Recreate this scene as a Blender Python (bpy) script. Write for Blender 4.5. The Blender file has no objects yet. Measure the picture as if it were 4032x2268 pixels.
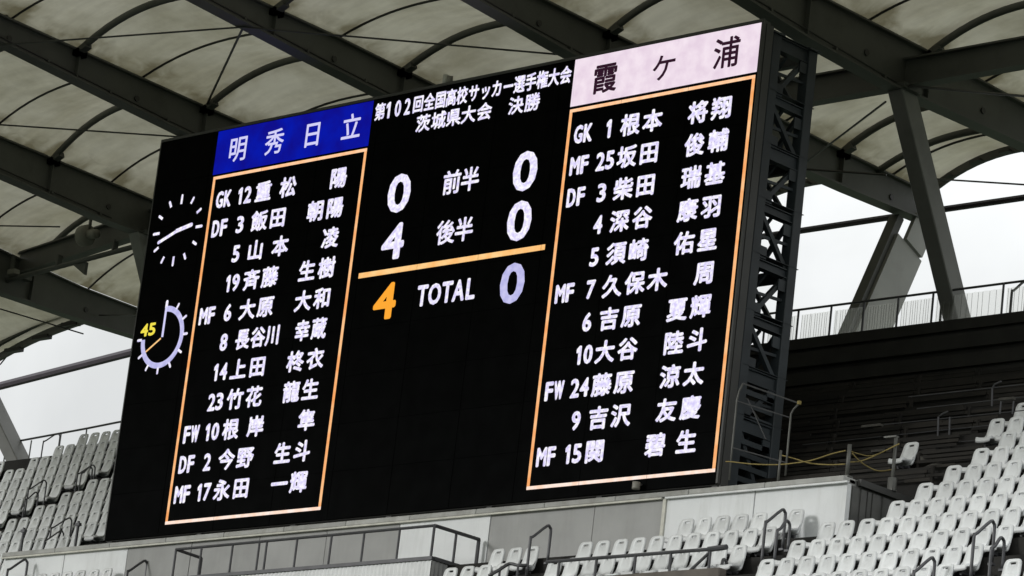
import bpy, bmesh, math, random
from mathutils import Vector, Matrix
random.seed(7)
S = bpy.context.scene
COL = S.collection

# ---------------------------------------------------------------- camera
# world: x runs to the right along the score board, y away behind it, z up (metres)
W_, H_ = 4032.0, 2268.0
FPX = 15197.842
YAW, PITCH, ROLL = -0.7981731, 0.2657517, 0.1172935
CAM = Vector((60.8632, -56.3142, -17.3745))
FW = Vector((math.sin(YAW)*math.cos(PITCH), math.cos(YAW)*math.cos(PITCH), math.sin(PITCH)))
R0 = FW.cross(Vector((0, 0, 1))).normalized(); U0 = R0.cross(FW)
RT = R0*math.cos(ROLL) + U0*math.sin(ROLL); UP = -R0*math.sin(ROLL) + U0*math.cos(ROLL)
cd = bpy.data.cameras.new('camera'); cam = bpy.data.objects.new('camera', cd); COL.objects.link(cam)
cd.sensor_width = 36; cd.lens = FPX/W_*36; cd.clip_start = 1; cd.clip_end = 20000
m = Matrix.Identity(4)
for i in range(3):
    m[i][0] = RT[i]; m[i][1] = UP[i]; m[i][2] = -FW[i]; m[i][3] = CAM[i]
cam.matrix_world = m
S.camera = cam
S.render.resolution_x = 1024; S.render.resolution_y = 576

# ---------------------------------------------------------------- world, sun, exposure
SUN_EL, SUN_AZ = math.radians(18), math.radians(207)      # azimuth clockwise from +y
w = bpy.data.worlds.new('World'); S.world = w; w.use_nodes = True
nt = w.node_tree; nt.nodes.clear()
N = nt.nodes.new; L = nt.links.new
out = N('ShaderNodeOutputWorld'); bg = N('ShaderNodeBackground'); L(bg.outputs[0], out.inputs[0])
sky = N('ShaderNodeTexSky'); sky.sky_type = 'NISHITA'; sky.sun_disc = False
sky.sun_elevation = SUN_EL; sky.sun_rotation = SUN_AZ
skm = N('ShaderNodeVectorMath'); skm.operation = 'SCALE'; skm.inputs['Scale'].default_value = 0.08
L(sky.outputs[0], skm.inputs[0])
tc = N('ShaderNodeTexCoord'); sp = N('ShaderNodeSeparateXYZ'); L(tc.outputs['Generated'], sp.inputs[0])
# overcast: three times as bright overhead as at the horizon
cl = N('ShaderNodeMath'); cl.operation = 'MULTIPLY_ADD'; cl.use_clamp = False
mx0 = N('ShaderNodeMath'); mx0.operation = 'MAXIMUM'; mx0.inputs[1].default_value = 0
L(sp.outputs[2], mx0.inputs[0]); L(mx0.outputs[0], cl.inputs[0]); cl.inputs[1].default_value = 1.35; cl.inputs[2].default_value = 0.62
no = N('ShaderNodeTexNoise'); no.inputs['Scale'].default_value = 9; no.inputs['Detail'].default_value = 6; no.inputs['Distortion'].default_value = .5
L(tc.outputs['Generated'], no.inputs['Vector'])
mr = N('ShaderNodeMapRange'); mr.inputs[1].default_value = .38; mr.inputs[2].default_value = .62; mr.inputs[3].default_value = .86; mr.inputs[4].default_value = 1.10
L(no.outputs[0], mr.inputs[0])
mm = N('ShaderNodeMath'); mm.operation = 'MULTIPLY'; L(cl.outputs[0], mm.inputs[0]); L(mr.outputs[0], mm.inputs[1])
cc = N('ShaderNodeCombineColor'); L(mm.outputs[0], cc.inputs[0]); L(mm.outputs[0], cc.inputs[1]); L(mm.outputs[0], cc.inputs[2])
tint = N('ShaderNodeMix'); tint.data_type = 'RGBA'; tint.blend_type = 'MULTIPLY'; tint.inputs[0].default_value = 1
L(cc.outputs[0], tint.inputs[6]); tint.inputs[7].default_value = (.98, 1.0, 1.0, 1)
mxs = N('ShaderNodeMix'); mxs.data_type = 'RGBA'; mxs.inputs[0].default_value = 0.93
L(skm.outputs[0], mxs.inputs[6]); L(tint.outputs[2], mxs.inputs[7]); L(mxs.outputs[2], bg.inputs[0])
bg.inputs[1].default_value = 1.0
sd = bpy.data.lights.new('sun', 'SUN'); sun = bpy.data.objects.new('sun', sd); COL.objects.link(sun)
sd.energy = 1.5; sd.angle = math.radians(14); sd.color = (1, .995, .98)
sdir = Vector((math.sin(SUN_AZ)*math.cos(SUN_EL), math.cos(SUN_AZ)*math.cos(SUN_EL), math.sin(SUN_EL)))
sun.rotation_euler = sdir.to_track_quat('Z', 'Y').to_euler()
sun.location = (0, -40, 60)
S.view_settings.view_transform = 'Standard'; S.view_settings.look = 'None'
S.view_settings.exposure = 0; S.view_settings.gamma = 1; S.view_settings.use_curve_mapping = False

# ---------------------------------------------------------------- helpers
def lin(r, g, b):
    f = lambda c: (c/255/12.92) if c/255 <= .04045 else ((c/255+.055)/1.055)**2.4
    return (f(r), f(g), f(b), 1)

def ray(u, v):
    return FW + RT*((u-W_/2)/FPX) + UP*((H_/2-v)/FPX)
def atY(u, v, y):
    d = ray(u, v); return CAM + d*((y-CAM.y)/d.y)
def atX(u, v, x):
    d = ray(u, v); return CAM + d*((x-CAM.x)/d.x)
def atZ(u, v, z):
    d = ray(u, v); return CAM + d*((z-CAM.z)/d.z)
def proj(p):
    d = Vector(p)-CAM; z = d.dot(FW); return W_/2+FPX*d.dot(RT)/z, H_/2-FPX*d.dot(UP)/z

def mat(name, col, rough=.6, metal=0, var=.0, vscale=3, bump=0, bscale=30, col2=None, dirt=0, dcol=(.05,.04,.03,1), dscale=1.2, emit=None, estr=0, streak=0, spec=.5):
    M = bpy.data.materials.new(name); M.use_nodes = True
    nt = M.node_tree; P = nt.nodes['Principled BSDF']
    P.inputs['Roughness'].default_value = rough; P.inputs['Metallic'].default_value = metal
    P.inputs['Specular IOR Level'].default_value = spec
    c4 = tuple(col) if len(col) == 4 else tuple(col)+(1,)
    P.inputs['Base Color'].default_value = c4
    tc = nt.nodes.new('ShaderNodeTexCoord')
    geo = nt.nodes.new('ShaderNodeNewGeometry')
    last = None
    if var or col2:
        n = nt.nodes.new('ShaderNodeTexNoise'); n.inputs['Scale'].default_value = vscale; n.inputs['Detail'].default_value = 6
        nt.links.new(geo.outputs['Position'], n.inputs['Vector'])
        r = nt.nodes.new('ShaderNodeValToRGB')
        r.color_ramp.elements[0].position = .3; r.color_ramp.elements[1].position = .7
        a = tuple(x*(1-var) for x in c4[:3])+(1,); b = tuple(min(1, x*(1+var)) for x in c4[:3])+(1,)
        if col2: b = tuple(col2)[:3]+(1,); a = c4
        r.color_ramp.elements[0].color = a; r.color_ramp.elements[1].color = b
        nt.links.new(n.outputs[0], r.inputs[0]); last = r.outputs[0]
    if dirt:
        n = nt.nodes.new('ShaderNodeTexNoise'); n.inputs['Scale'].default_value = dscale; n.inputs['Detail'].default_value = 8; n.inputs['Roughness'].default_value = .65
        if streak:
            mp = nt.nodes.new('ShaderNodeMapping'); mp.inputs['Scale'].default_value = (1, 1, streak)
            nt.links.new(geo.outputs['Position'], mp.inputs[0]); nt.links.new(mp.outputs[0], n.inputs['Vector'])
        else: nt.links.new(geo.outputs['Position'], n.inputs['Vector'])
        r = nt.nodes.new('ShaderNodeMapRange'); r.inputs[1].default_value = .5; r.inputs[2].default_value = .75; r.inputs[4].default_value = dirt
        nt.links.new(n.outputs[0], r.inputs[0])
        x = nt.nodes.new('ShaderNodeMix'); x.data_type = 'RGBA'
        nt.links.new(r.outputs[0], x.inputs[0])
        if last: nt.links.new(last, x.inputs[6])
        else: x.inputs[6].default_value = c4
        x.inputs[7].default_value = dcol; last = x.outputs[2]
    if last: nt.links.new(last, P.inputs['Base Color'])
    if bump:
        n = nt.nodes.new('ShaderNodeTexNoise'); n.inputs['Scale'].default_value = bscale; n.inputs['Detail'].default_value = 4
        nt.links.new(geo.outputs['Position'], n.inputs['Vector'])
        b = nt.nodes.new('ShaderNodeBump'); b.inputs['Strength'].default_value = bump; b.inputs['Distance'].default_value = .02
        nt.links.new(n.outputs[0], b.inputs['Height']); nt.links.new(b.outputs[0], P.inputs['Normal'])
    if emit:
        P.inputs['Emission Color'].default_value = tuple(emit)[:3]+(1,); P.inputs['Emission Strength'].default_value = estr
    return M

def led(name, col, strength=1.0, noise=0, nscale=6, col2=None):
    M = bpy.data.materials.new(name); M.use_nodes = True
    nt = M.node_tree; P = nt.nodes['Principled BSDF']
    P.inputs['Base Color'].default_value = (.004, .004, .005, 1); P.inputs['Roughness'].default_value = .7; P.inputs['Specular IOR Level'].default_value = .02
    P.inputs['Emission Strength'].default_value = strength; P.inputs['Emission Color'].default_value = tuple(col)[:3]+(1,)
    if noise:
        g = nt.nodes.new('ShaderNodeNewGeometry'); n = nt.nodes.new('ShaderNodeTexNoise'); n.inputs['Scale'].default_value = nscale; n.inputs['Detail'].default_value = 5
        nt.links.new(g.outputs['Position'], n.inputs['Vector'])
        r = nt.nodes.new('ShaderNodeValToRGB'); r.color_ramp.elements[0].position = .35; r.color_ramp.elements[1].position = .65
        r.color_ramp.elements[0].color = tuple(col)[:3]+(1,); r.color_ramp.elements[1].color = tuple(col2 or [c*(1-noise) for c in col[:3]])[:3]+(1,)
        nt.links.new(n.outputs[0], r.inputs[0]); nt.links.new(r.outputs[0], P.inputs['Emission Color'])
    return M

M = {}
M['seat'] = mat('seat_plastic', (.70, .715, .715), .42, var=.06, vscale=1.3, dirt=.35, dcol=(.33, .33, .31, 1), dscale=5)
M['bracket'] = mat('seat_bracket', (.05, .05, .055), .5)
M['steel'] = mat('painted_steel', (.082, .083, .075), .55, var=.16, vscale=.7, dirt=.45, dcol=(.035, .033, .025, 1), dscale=1.5)
M['steel_leg'] = mat('painted_steel_leg', (.17, .17, .158), .5, var=.12, vscale=.8, dirt=.35, dcol=(.05, .045, .04, 1), dscale=1.2)
M['tower'] = mat('tower_steel', (.030, .038, .044), .55, var=.3, vscale=1.5)
M['cable'] = mat('cable_steel', (.03, .028, .026), .5)
M['purple'] = mat('dark_tube_paint', (.035, .026, .036), .5, var=.2)
M['frame'] = mat('board_casing', (.055, .055, .052), .55, var=.15, vscale=1)
M['screen'] = mat('led_module_black', (.0030, .0032, .0033), .7, var=.3, vscale=2, spec=.015)
M['terrace'] = mat('shade_dark_terrace', (.020, .0185, .016), .9, var=.35, vscale=2, dirt=.5, dcol=(.012, .01, .008, 1), bump=.4, bscale=12)  # roof shade put into the near-black base colour
M['darkwall'] = mat('dark_back_wall', (.022, .021, .018), .85, var=.3, vscale=1.5, dirt=.5, dcol=(.02, .018, .012, 1))  # near-black like the steps, roof shade carried in the colour
M['deck'] = mat('platform_concrete', (.26, .26, .25), .85, var=.15, vscale=2, dirt=.5, dcol=(.14, .135, .12, 1), bump=.2)
M['coping'] = mat('coping_concrete', (.42, .42, .40), .8, var=.14, vscale=2.5, dirt=.6, dcol=(.2, .19, .15, 1), dscale=2)
M['trim'] = mat('pale_edge_trim', (.6, .59, .52), .7, var=.15, vscale=5)
M['panel_light'] = mat('wall_panel_light', (.78, .795, .80), .75, var=.06, vscale=1.2, dirt=.35, dcol=(.40, .40, .37, 1), dscale=2.6, streak=.12, bump=.15)
M['panel_grey'] = mat('wall_panel_grey', (.36, .36, .352), .8, var=.10, vscale=1.3, dirt=.35, dcol=(.24, .24, .225, 1), dscale=2.4, streak=.12, bump=.15)
M['side'] = mat('side_cladding', (.10, .10, .095), .8, var=.25, vscale=2, dirt=.5, dcol=(.05, .05, .045, 1), streak=.2)
M['corr'] = mat('corrugated_white', (.75, .76, .76), .6, var=.07, dirt=.3, dcol=(.4, .4, .38, 1), dscale=2)
M['rail'] = mat('galvanised_rail', (.075, .075, .08), .45, metal=.3, var=.2)
M['railpale'] = mat('worn_grey_rail', (.115, .115, .105), .5, metal=.2, var=.2)
M['rope'] = mat('yellow_rope', (.26, .20, .065), .8, var=.2, vscale=20)
M['pole'] = mat('white_plastic_box', (.5, .5, .46), .5, var=.1)
M['sack'] = mat('grey_sheet', (.06, .056, .048), .9, var=.3, vscale=6, bump=.5)
M['lamp'] = mat('lamp_grey', (.22, .21, .18), .5, var=.1)
M['glass'] = mat('lamp_glass', (.25, .23, .2), .2)
M['grass'] = mat('grass', (.055, .075, .045), .9, var=.3, vscale=.3)
M['pale_fence'] = None

def membrane():
    M_ = bpy.data.materials.new('roof_membrane'); M_.use_nodes = True
    nt = M_.node_tree; nt.nodes.clear(); N = nt.nodes.new; L = nt.links.new
    o = N('ShaderNodeOutputMaterial'); g = N('ShaderNodeNewGeometry')
    n = N('ShaderNodeTexNoise'); n.inputs['Scale'].default_value = .55; n.inputs['Detail'].default_value = 8; n.inputs['Roughness'].default_value = .62
    L(g.outputs['Position'], n.inputs['Vector'])
    r = N('ShaderNodeValToRGB'); e = r.color_ramp.elements
    e[0].position = .33; e[0].color = (.47, .445, .35, 1); e[1].position = .62; e[1].color = (.66, .64, .55, 1)
    L(n.outputs[0], r.inputs[0])
    n2 = N('ShaderNodeTexNoise'); n2.inputs['Scale'].default_value = 1.7; n2.inputs['Detail'].default_value = 9; n2.inputs['Distortion'].default_value = .6
    L(g.outputs['Position'], n2.inputs['Vector'])
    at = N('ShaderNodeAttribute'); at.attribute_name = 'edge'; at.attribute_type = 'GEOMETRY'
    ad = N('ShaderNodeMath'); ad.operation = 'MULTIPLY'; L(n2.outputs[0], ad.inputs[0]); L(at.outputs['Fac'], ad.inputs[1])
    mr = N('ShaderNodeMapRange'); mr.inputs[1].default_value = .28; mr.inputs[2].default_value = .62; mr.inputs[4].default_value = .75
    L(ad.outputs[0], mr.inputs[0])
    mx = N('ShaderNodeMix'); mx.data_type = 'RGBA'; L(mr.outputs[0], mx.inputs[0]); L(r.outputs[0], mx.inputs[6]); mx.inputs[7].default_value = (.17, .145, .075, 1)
    mp = N('ShaderNodeMapping'); mp.inputs['Rotation'].default_value = (0, 0, .35); mp.inputs['Scale'].default_value = (.4, 2.6, 1); L(g.outputs['Position'], mp.inputs[0])
    n3 = N('ShaderNodeTexNoise'); n3.inputs['Scale'].default_value = 1.6; n3.inputs['Detail'].default_value = 6; L(mp.outputs[0], n3.inputs['Vector'])
    m3 = N('ShaderNodeMapRange'); m3.inputs[1].default_value = .35; m3.inputs[2].default_value = .65; m3.inputs[3].default_value = .93; m3.inputs[4].default_value = 1.05; L(n3.outputs[0], m3.inputs[0])
    v3 = N('ShaderNodeVectorMath'); v3.operation = 'SCALE'; L(mx.outputs[2], v3.inputs[0]); L(m3.outputs[0], v3.inputs['Scale'])
    class _o: outputs = {2: v3.outputs[0]}
    mx = _o
    d = N('ShaderNodeBsdfDiffuse'); t = N('ShaderNodeBsdfTranslucent'); L(mx.outputs[2], d.inputs[0])
    sc = N('ShaderNodeMix'); sc.data_type = 'RGBA'; sc.blend_type = 'MULTIPLY'; sc.inputs[0].default_value = 1
    L(mx.outputs[2], sc.inputs[6]); sc.inputs[7].default_value = (.95, .95, .88, 1); L(sc.outputs[2], t.inputs[0])
    s = N('ShaderNodeMixShader'); s.inputs[0].default_value = .22; L(d.outputs[0], s.inputs[1]); L(t.outputs[0], s.inputs[2]); L(s.outputs[0], o.inputs[0])
    return M_
M['membrane'] = membrane()
def palefence():
    M_ = bpy.data.materials.new('translucent_fence_panel'); M_.use_nodes = True
    nt = M_.node_tree; nt.nodes.clear(); N = nt.nodes.new; L = nt.links.new
    o = N('ShaderNodeOutputMaterial'); t = N('ShaderNodeBsdfTranslucent'); t.inputs[0].default_value = (.93, .93, .9, 1)
    tr = N('ShaderNodeBsdfTransparent'); tr.inputs[0].default_value = (.95, .95, .93, 1)
    s = N('ShaderNodeMixShader'); s.inputs[0].default_value = .82; L(t.outputs[0], s.inputs[1]); L(tr.outputs[0], s.inputs[2]); L(s.outputs[0], o.inputs[0])
    return M_
M['pale_fence'] = palefence()

def add_random(m_, amt):
    nt = m_.node_tree; P = nt.nodes['Principled BSDF']; lk = P.inputs['Base Color'].links[0]; src = lk.from_socket
    oi = nt.nodes.new('ShaderNodeObjectInfo'); mr = nt.nodes.new('ShaderNodeMapRange'); mr.inputs[3].default_value = 1-amt; mr.inputs[4].default_value = 1+amt*.4
    nt.links.new(oi.outputs['Random'], mr.inputs[0]); vm = nt.nodes.new('ShaderNodeVectorMath'); vm.operation = 'SCALE'
    nt.links.new(src, vm.inputs[0]); nt.links.new(mr.outputs[0], vm.inputs['Scale']); nt.links.new(vm.outputs[0], P.inputs['Base Color'])
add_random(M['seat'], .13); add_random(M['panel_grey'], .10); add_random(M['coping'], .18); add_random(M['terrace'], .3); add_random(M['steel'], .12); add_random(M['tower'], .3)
M['strut'] = mat('strut_paint', (.30, .30, .28), .5, var=.12, vscale=.8, dirt=.3, dcol=(.15, .14, .12, 1))
M['bench'] = mat('shade_dark_bench', (.020, .017, .013), .85, var=.4, vscale=3, dirt=.6, dcol=(.012, .010, .008, 1), dscale=3)  # slats kept near-black so the terrace shade sits in their colour
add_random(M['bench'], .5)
class MB:
    def __init__(s): s.v = []; s.f = []
    def add(s, vs, fs):
        b = len(s.v); s.v += [tuple(x) for x in vs]; s.f += [tuple(b+i for i in f) for f in fs]
    def box(s, x0, x1, y0, y1, z0, z1):
        s.add([(x0,y0,z0),(x1,y0,z0),(x1,y1,z0),(x0,y1,z0),(x0,y0,z1),(x1,y0,z1),(x1,y1,z1),(x0,y1,z1)],
              [(0,3,2,1),(4,5,6,7),(0,1,5,4),(1,2,6,5),(2,3,7,6),(3,0,4,7)])
    def bar(s, a, b, w, h, up=(0,0,1)):          # rectangular bar from a to b, w across, h along up
        a = Vector(a); b = Vector(b); d = (b-a).normalized(); u = Vector(up)
        if abs(d.dot(u)) > .98: u = Vector((0,1,0))
        r = d.cross(u).normalized(); u = r.cross(d)
        p = [a+r*(i*w/2)+u*(j*h/2) for i, j in ((-1,-1),(1,-1),(1,1),(-1,1))]
        q = [b+r*(i*w/2)+u*(j*h/2) for i, j in ((-1,-1),(1,-1),(1,1),(-1,1))]
        s.add(p+q, [(0,3,2,1),(4,5,6,7),(0,1,5,4),(1,2,6,5),(2,3,7,6),(3,0,4,7)])
    def tube(s, pts, r, n=8, cap=True, rw=None):
        pts = [Vector(p) for p in pts]; rings = []
        prev = None
        for i, p in enumerate(pts):
            t = ((pts[min(i+1, len(pts)-1)]-pts[max(i-1, 0)])).normalized()
            if prev is None:
                u = Vector((0,0,1)) if abs(t.z) < .9 else Vector((1,0,0))
            else: u = prev
            a = t.cross(u).normalized(); u = a.cross(t); prev = u
            rings.append([p + a*(r*math.cos(2*math.pi*k/n)) + u*((rw or r)*math.sin(2*math.pi*k/n)) for k in range(n)])
        b = len(s.v)
        for g in rings: s.v += [tuple(x) for x in g]
        for i in range(len(rings)-1):
            for k in range(n):
                s.f.append((b+i*n+k, b+i*n+(k+1) % n, b+(i+1)*n+(k+1) % n, b+(i+1)*n+k))
        if cap:
            s.f.append(tuple(b+k for k in range(n))[::-1]); s.f.append(tuple(b+(len(rings)-1)*n+k for k in range(n)))
    def mesh(s, name, m, smooth=False):
        me = bpy.data.meshes.new(name); me.from_pydata(s.v, [], s.f); me.update()
        if m: me.materials.append(m)
        if smooth:
            for p in me.polygons: p.use_smooth = True
        return me
    def build(s, name, m, parent=None, smooth=False):
        o = bpy.data.objects.new(name, s.mesh(name, m, smooth)); COL.objects.link(o)
        if parent: par(o, parent)
        return o
def par(o, p):
    o.parent = p
    o.matrix_parent_inverse = Matrix.Identity(4)
    # geometry is written in world metres: undo the parents' offsets
    q = p; off = Vector((0,0,0))
    while q: off += q.location; q = q.parent
    o.location = o.location - off
def tag(o, label=None, cat=None, group=None, kind=None):
    if label: o['label'] = label
    if cat: o['category'] = cat
    if group: o['group'] = group
    if kind: o['kind'] = kind
    return o
def thing(name, loc, label, cat, group=None):
    o = bpy.data.objects.new(name, None); COL.objects.link(o); o.location = loc; o.empty_display_size = .2
    return tag(o, label, cat, group)
def bevel(o, wdt=.01, seg=1):
    md = o.modifiers.new('bevel', 'BEVEL'); md.width = wdt; md.segments = seg; md.limit_method = 'ANGLE'

# ---------------------------------------------------------------- ground
g = MB(); g.add([(-6000,-6000,-23),(6000,-6000,-23),(6000,6000,-23),(-6000,6000,-23)], [(0,1,2,3)])
tag(g.build('ground', M['grass']), 'green grass playing field and ground below the stands', kind='structure')

# ---------------------------------------------------------------- terrace (steps of the stand)
DY, DZ = .8, .538
def rowy(j): return -3.4+DY*j
def rowz(j): return -2.915+DZ*j             # height of the grip slot in the backrest
SEAT_H = .70                                # slot above its tread
XR0 = 13.75
def steps(x0, x1, j0, j1, name, hi=None):
    b = MB()
    for j in range(j0, j1+1):
        y0 = rowy(j)-.74; y1 = rowy(j)+.06; z = rowz(j)-SEAT_H
        b.box(x0, x1, y0, y1+.001, z-1.6, z)
    return b
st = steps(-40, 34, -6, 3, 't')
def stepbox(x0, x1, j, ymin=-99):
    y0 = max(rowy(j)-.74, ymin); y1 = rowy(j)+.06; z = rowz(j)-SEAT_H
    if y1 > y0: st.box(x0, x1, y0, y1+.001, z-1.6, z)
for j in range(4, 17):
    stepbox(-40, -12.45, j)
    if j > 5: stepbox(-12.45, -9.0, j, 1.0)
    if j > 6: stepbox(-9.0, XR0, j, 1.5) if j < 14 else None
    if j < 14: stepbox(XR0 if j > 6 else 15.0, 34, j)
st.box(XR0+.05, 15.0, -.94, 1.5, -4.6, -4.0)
ter = st.build('seating_terrace', M['terrace']); tag(ter, 'stepped concrete terrace coloured dark for roof shade, carrying the rows of seats', kind='structure')

# back rim of the stand: dark stacked bands on the right, with a fence on top
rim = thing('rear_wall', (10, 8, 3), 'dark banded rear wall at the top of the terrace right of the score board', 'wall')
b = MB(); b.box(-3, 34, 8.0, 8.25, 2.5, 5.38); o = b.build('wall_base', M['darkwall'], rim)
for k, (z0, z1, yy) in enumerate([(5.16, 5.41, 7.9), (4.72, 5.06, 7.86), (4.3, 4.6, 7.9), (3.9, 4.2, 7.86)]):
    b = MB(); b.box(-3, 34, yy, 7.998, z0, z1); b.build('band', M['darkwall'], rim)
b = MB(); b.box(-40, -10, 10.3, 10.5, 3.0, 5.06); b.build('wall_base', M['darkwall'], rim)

# ---------------------------------------------------------------- platform under the board
plat = thing('platform_wall', (1, -.8, -1), 'pale and grey panelled concrete wall carrying the score board platform', 'wall')
XL, XR = -12.3, 13.7
b = MB(); b.box(XL+.05, XR-.06, -.62, 1.5, -3.2, -.60); b.build('core', M['deck'], plat)
joints = [XL, -10.05, -7.75, -5.5, -3.2, -1.0, 1.3, 4.04, 7.03, 8.98, 11.35, XR]
mats_ = ['panel_light', 'panel_light', 'panel_grey', 'panel_grey', 'panel_grey', 'panel_grey', 'panel_light', 'panel_grey', 'panel_grey', 'panel_light', 'panel_light']
random.seed(3)
for i in range(len(joints)-1):
    b = MB(); off = random.uniform(-.006, .006)
    b.box(joints[i]+.012, joints[i+1]-.012, -.75+off, -.62, -3.2, -.705)
    o = b.build('wall_panel', M[mats_[i]], plat)
b = MB(); b.box(8.94, 9.02, -.79, -.735, -1.75, -.70); b.build('joint_cover', M['trim'], plat)
# coping in lengths
for i in range(13):
    x0 = XL-.05+i*2.0; x1 = min(x0+1.99, XR+.05)
    b = MB(); b.box(x0, x1, -.83, -.45, -.675, -.565); o = b.build('coping_block', M['coping'], plat); bevel(o, .012)
b = MB(); b.box(XL-.05, 8.93, -.838, -.78, -.715, -.68); b.build('drip_edge', M['trim'], plat)
b = MB(); b.box(9.03, XR+.05, -.842, -.78, -.715, -.68); b.build('drip_edge', M['corr'], plat)
b = MB(); b.box(XL-.02, XR-.02, -.45, 1.45, -.60, -.57); b.build('deck', M['deck'], plat)
# side wall at the right end, ribbed cladding
b = MB(); b.box(XR-.055, XR-.01, -.62, 1.9, -3.0, -.72); b.build('side_wall', M['side'], plat)
yy = -.6
while yy < 1.8:
    b = MB(); wd = random.choice([.10, .16, .22]); b.box(XR-.01, XR+.025, yy, yy+wd, -2.9, -.74); b.build('side_slat', M['side'], plat); yy += wd+random.choice([.05, .09])
b = MB(); b.box(XR-.02, XR+.07, -.44, 1.9, -.69, -.56); b.build('side_coping', M['frame'], plat)

# ---------------------------------------------------------------- seats
def seat_meshes():
    n = 24
    # backrest outline in local (x, h): h=0 at the slot
    def outl(t):
        hw_top, hw_bot = .158, .205
        pts = []
        return pts
    outer = []
    def W(h): # half width as function of height, h from -.44 to .085
        u = (h+.44)/.525
        return .203-.026*u
    # bottom edge to top edge going round
    for k in range(n):
        a = 2*math.pi*k/n
        ca, sa = math.cos(a), math.sin(a)
        e = .42
        if sa < -.01: e = .22
        sx = math.copysign(abs(ca)**e, ca); sh = math.copysign(abs(sa)**e, sa)
        h = -.1775+.2625*sh if sh > 0 else -.1775+.2925*sh
        if h > 0: e2 = 1
        outer.append((sx*W(h), h))
    inner = []
    for k in range(n):
        a = 2*math.pi*k/n
        ca, sa = math.cos(a), math.sin(a)
        e = .45
        inner.append((.062*math.copysign(abs(ca)**e, ca), .021*math.copysign(abs(sa)**e, sa)))
    def P(x, h, back):
        # recline and lateral dishing; front face towards -y
        y = .19*(h+.44)-.10 + .55*x*x*(-1) + (.035 if back else 0)
        y += .10*max(0, (-.30-h))*(-3)
        return (x, y, h)
    mid = [(i[0]*.55+o[0]*.45, i[1]*.55+o[1]*.45) for i, o in zip(inner, outer)]
    rings_f = [[P(x, h, False) for x, h in r] for r in (inner, mid, outer)]
    rings_b = [[P(x, h, True) for x, h in r] for r in (outer, mid, inner)]
    rings = rings_f+rings_b
    b = MB()
    for r in rings: b.v += r
    R = len(rings)
    for i in range(R):
        j = (i+1) % R
        for k in range(n):
            k2 = (k+1) % n
            b.f.append((i*n+k, i*n+k2, j*n+k2, j*n+k))
    back = b.mesh('backrest', M['seat'], True)
    # pan
    b = MB(); prof = [(-.10, -.36), (-.17, -.42), (-.30, -.425), (-.40, -.40), (-.445, -.415), (-.46, -.47), (-.452, -.52), (-.437, -.52), (-.425, -.47), (-.30, -.455), (-.17, -.46), (-.08, -.47)]
    nx = 10
    for i in range(nx+1):
        x = -.187+.374*i/nx; lift = .25*x*x
        for (y, z) in prof:
            u_ = max(0, min(1, (-y-.06)/.38)); side = (abs(x)/.187)**5*(.10*(1-u_)**1.6+.012)
            b.v.append((x*(1-.06*max(0, -y-.3)/.17), y, z+lift+side))
    m_ = len(prof)
    for i in range(nx):
        for k in range(m_):
            k2 = (k+1) % m_
            b.f.append((i*m_+k, (i+1)*m_+k, (i+1)*m_+k2, i*m_+k2))
    b.f.append(tuple(range(m_))); b.f.append(tuple(nx*m_+k for k in range(m_))[::-1])
    pan = b.mesh('seat_pan', M['seat'], True)
    b = MB(); b.box(-.03, .03, -.36, -.05, -.55, -.49); b.box(-.025, .025, -.14, -.06, -SEAT_H, -.5); b.box(-.15, .15, -.20, -.15, -.53, -.49)
    br = b.mesh('bracket', M['bracket'])
    return back, pan, br
BK, PN, BR = seat_meshes()
BQ = [proj((-9.62, 0, 9.72)), proj((9.62, 0, 9.72)), proj((9.62, 0, -.28)), proj((-9.62, 0, -.28))]
def inquad(p, q, mrg):
    c = (sum(a[0] for a in q)/4, sum(a[1] for a in q)/4)
    s = None
    for i in range(4):
        a, b2 = q[i], q[(i+1) % 4]
        cr = (b2[0]-a[0])*(p[1]-a[1])-(b2[1]-a[1])*(p[0]-a[0])
        ln = math.hypot(b2[0]-a[0], b2[1]-a[1])
        if cr/ln < mrg: return False
    return True
ORD = ['zeroth', 'first', 'second', 'third', 'fourth', 'fifth', 'sixth', 'seventh', 'eighth', 'ninth', 'tenth', 'eleventh', 'twelfth', 'thirteenth', 'fourteenth', 'fifteenth', 'sixteenth', 'seventeenth', 'eighteenth', 'nineteenth', 'twentieth']
nseat = 0
rr_ = random.Random(11)
def seat(x, j, label, group, tilt=0, dy=0, dz=0):
    global nseat
    y, z = rowy(j)+dy, rowz(j)+dz
    u, v = proj((x, y, z))
    if u < -70 or u > W_+60 or v > H_+75 or v < -50: return
    if y > .3 and inquad((u, v), BQ, 35): return
    nseat += 1
    rs = random.Random(int(x*100)+j*7919)
    e = thing('stadium_seat', (x+rs.uniform(-.006, .006), y+rs.uniform(-.008, .008), z+rs.uniform(-.004, .004)), label, 'seat', group)
    e.rotation_euler = (math.radians(tilt+rs.uniform(-1.2, 1.2)), 0, math.radians(rs.uniform(-1.5, 1.5)))
    for nm, me in (('backrest', BK), ('seat_pan', PN), ('bracket', BR)):
        o = bpy.data.objects.new(nm, me); COL.objects.link(o); o.parent = e
def row(j, xs, fmt, group, **k):
    for i, x in enumerate(xs): seat(x, j, fmt.format(n=ORD[i+1] if i+1 < len(ORD) else 'last'), group, **k)
P_ = .4838
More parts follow.
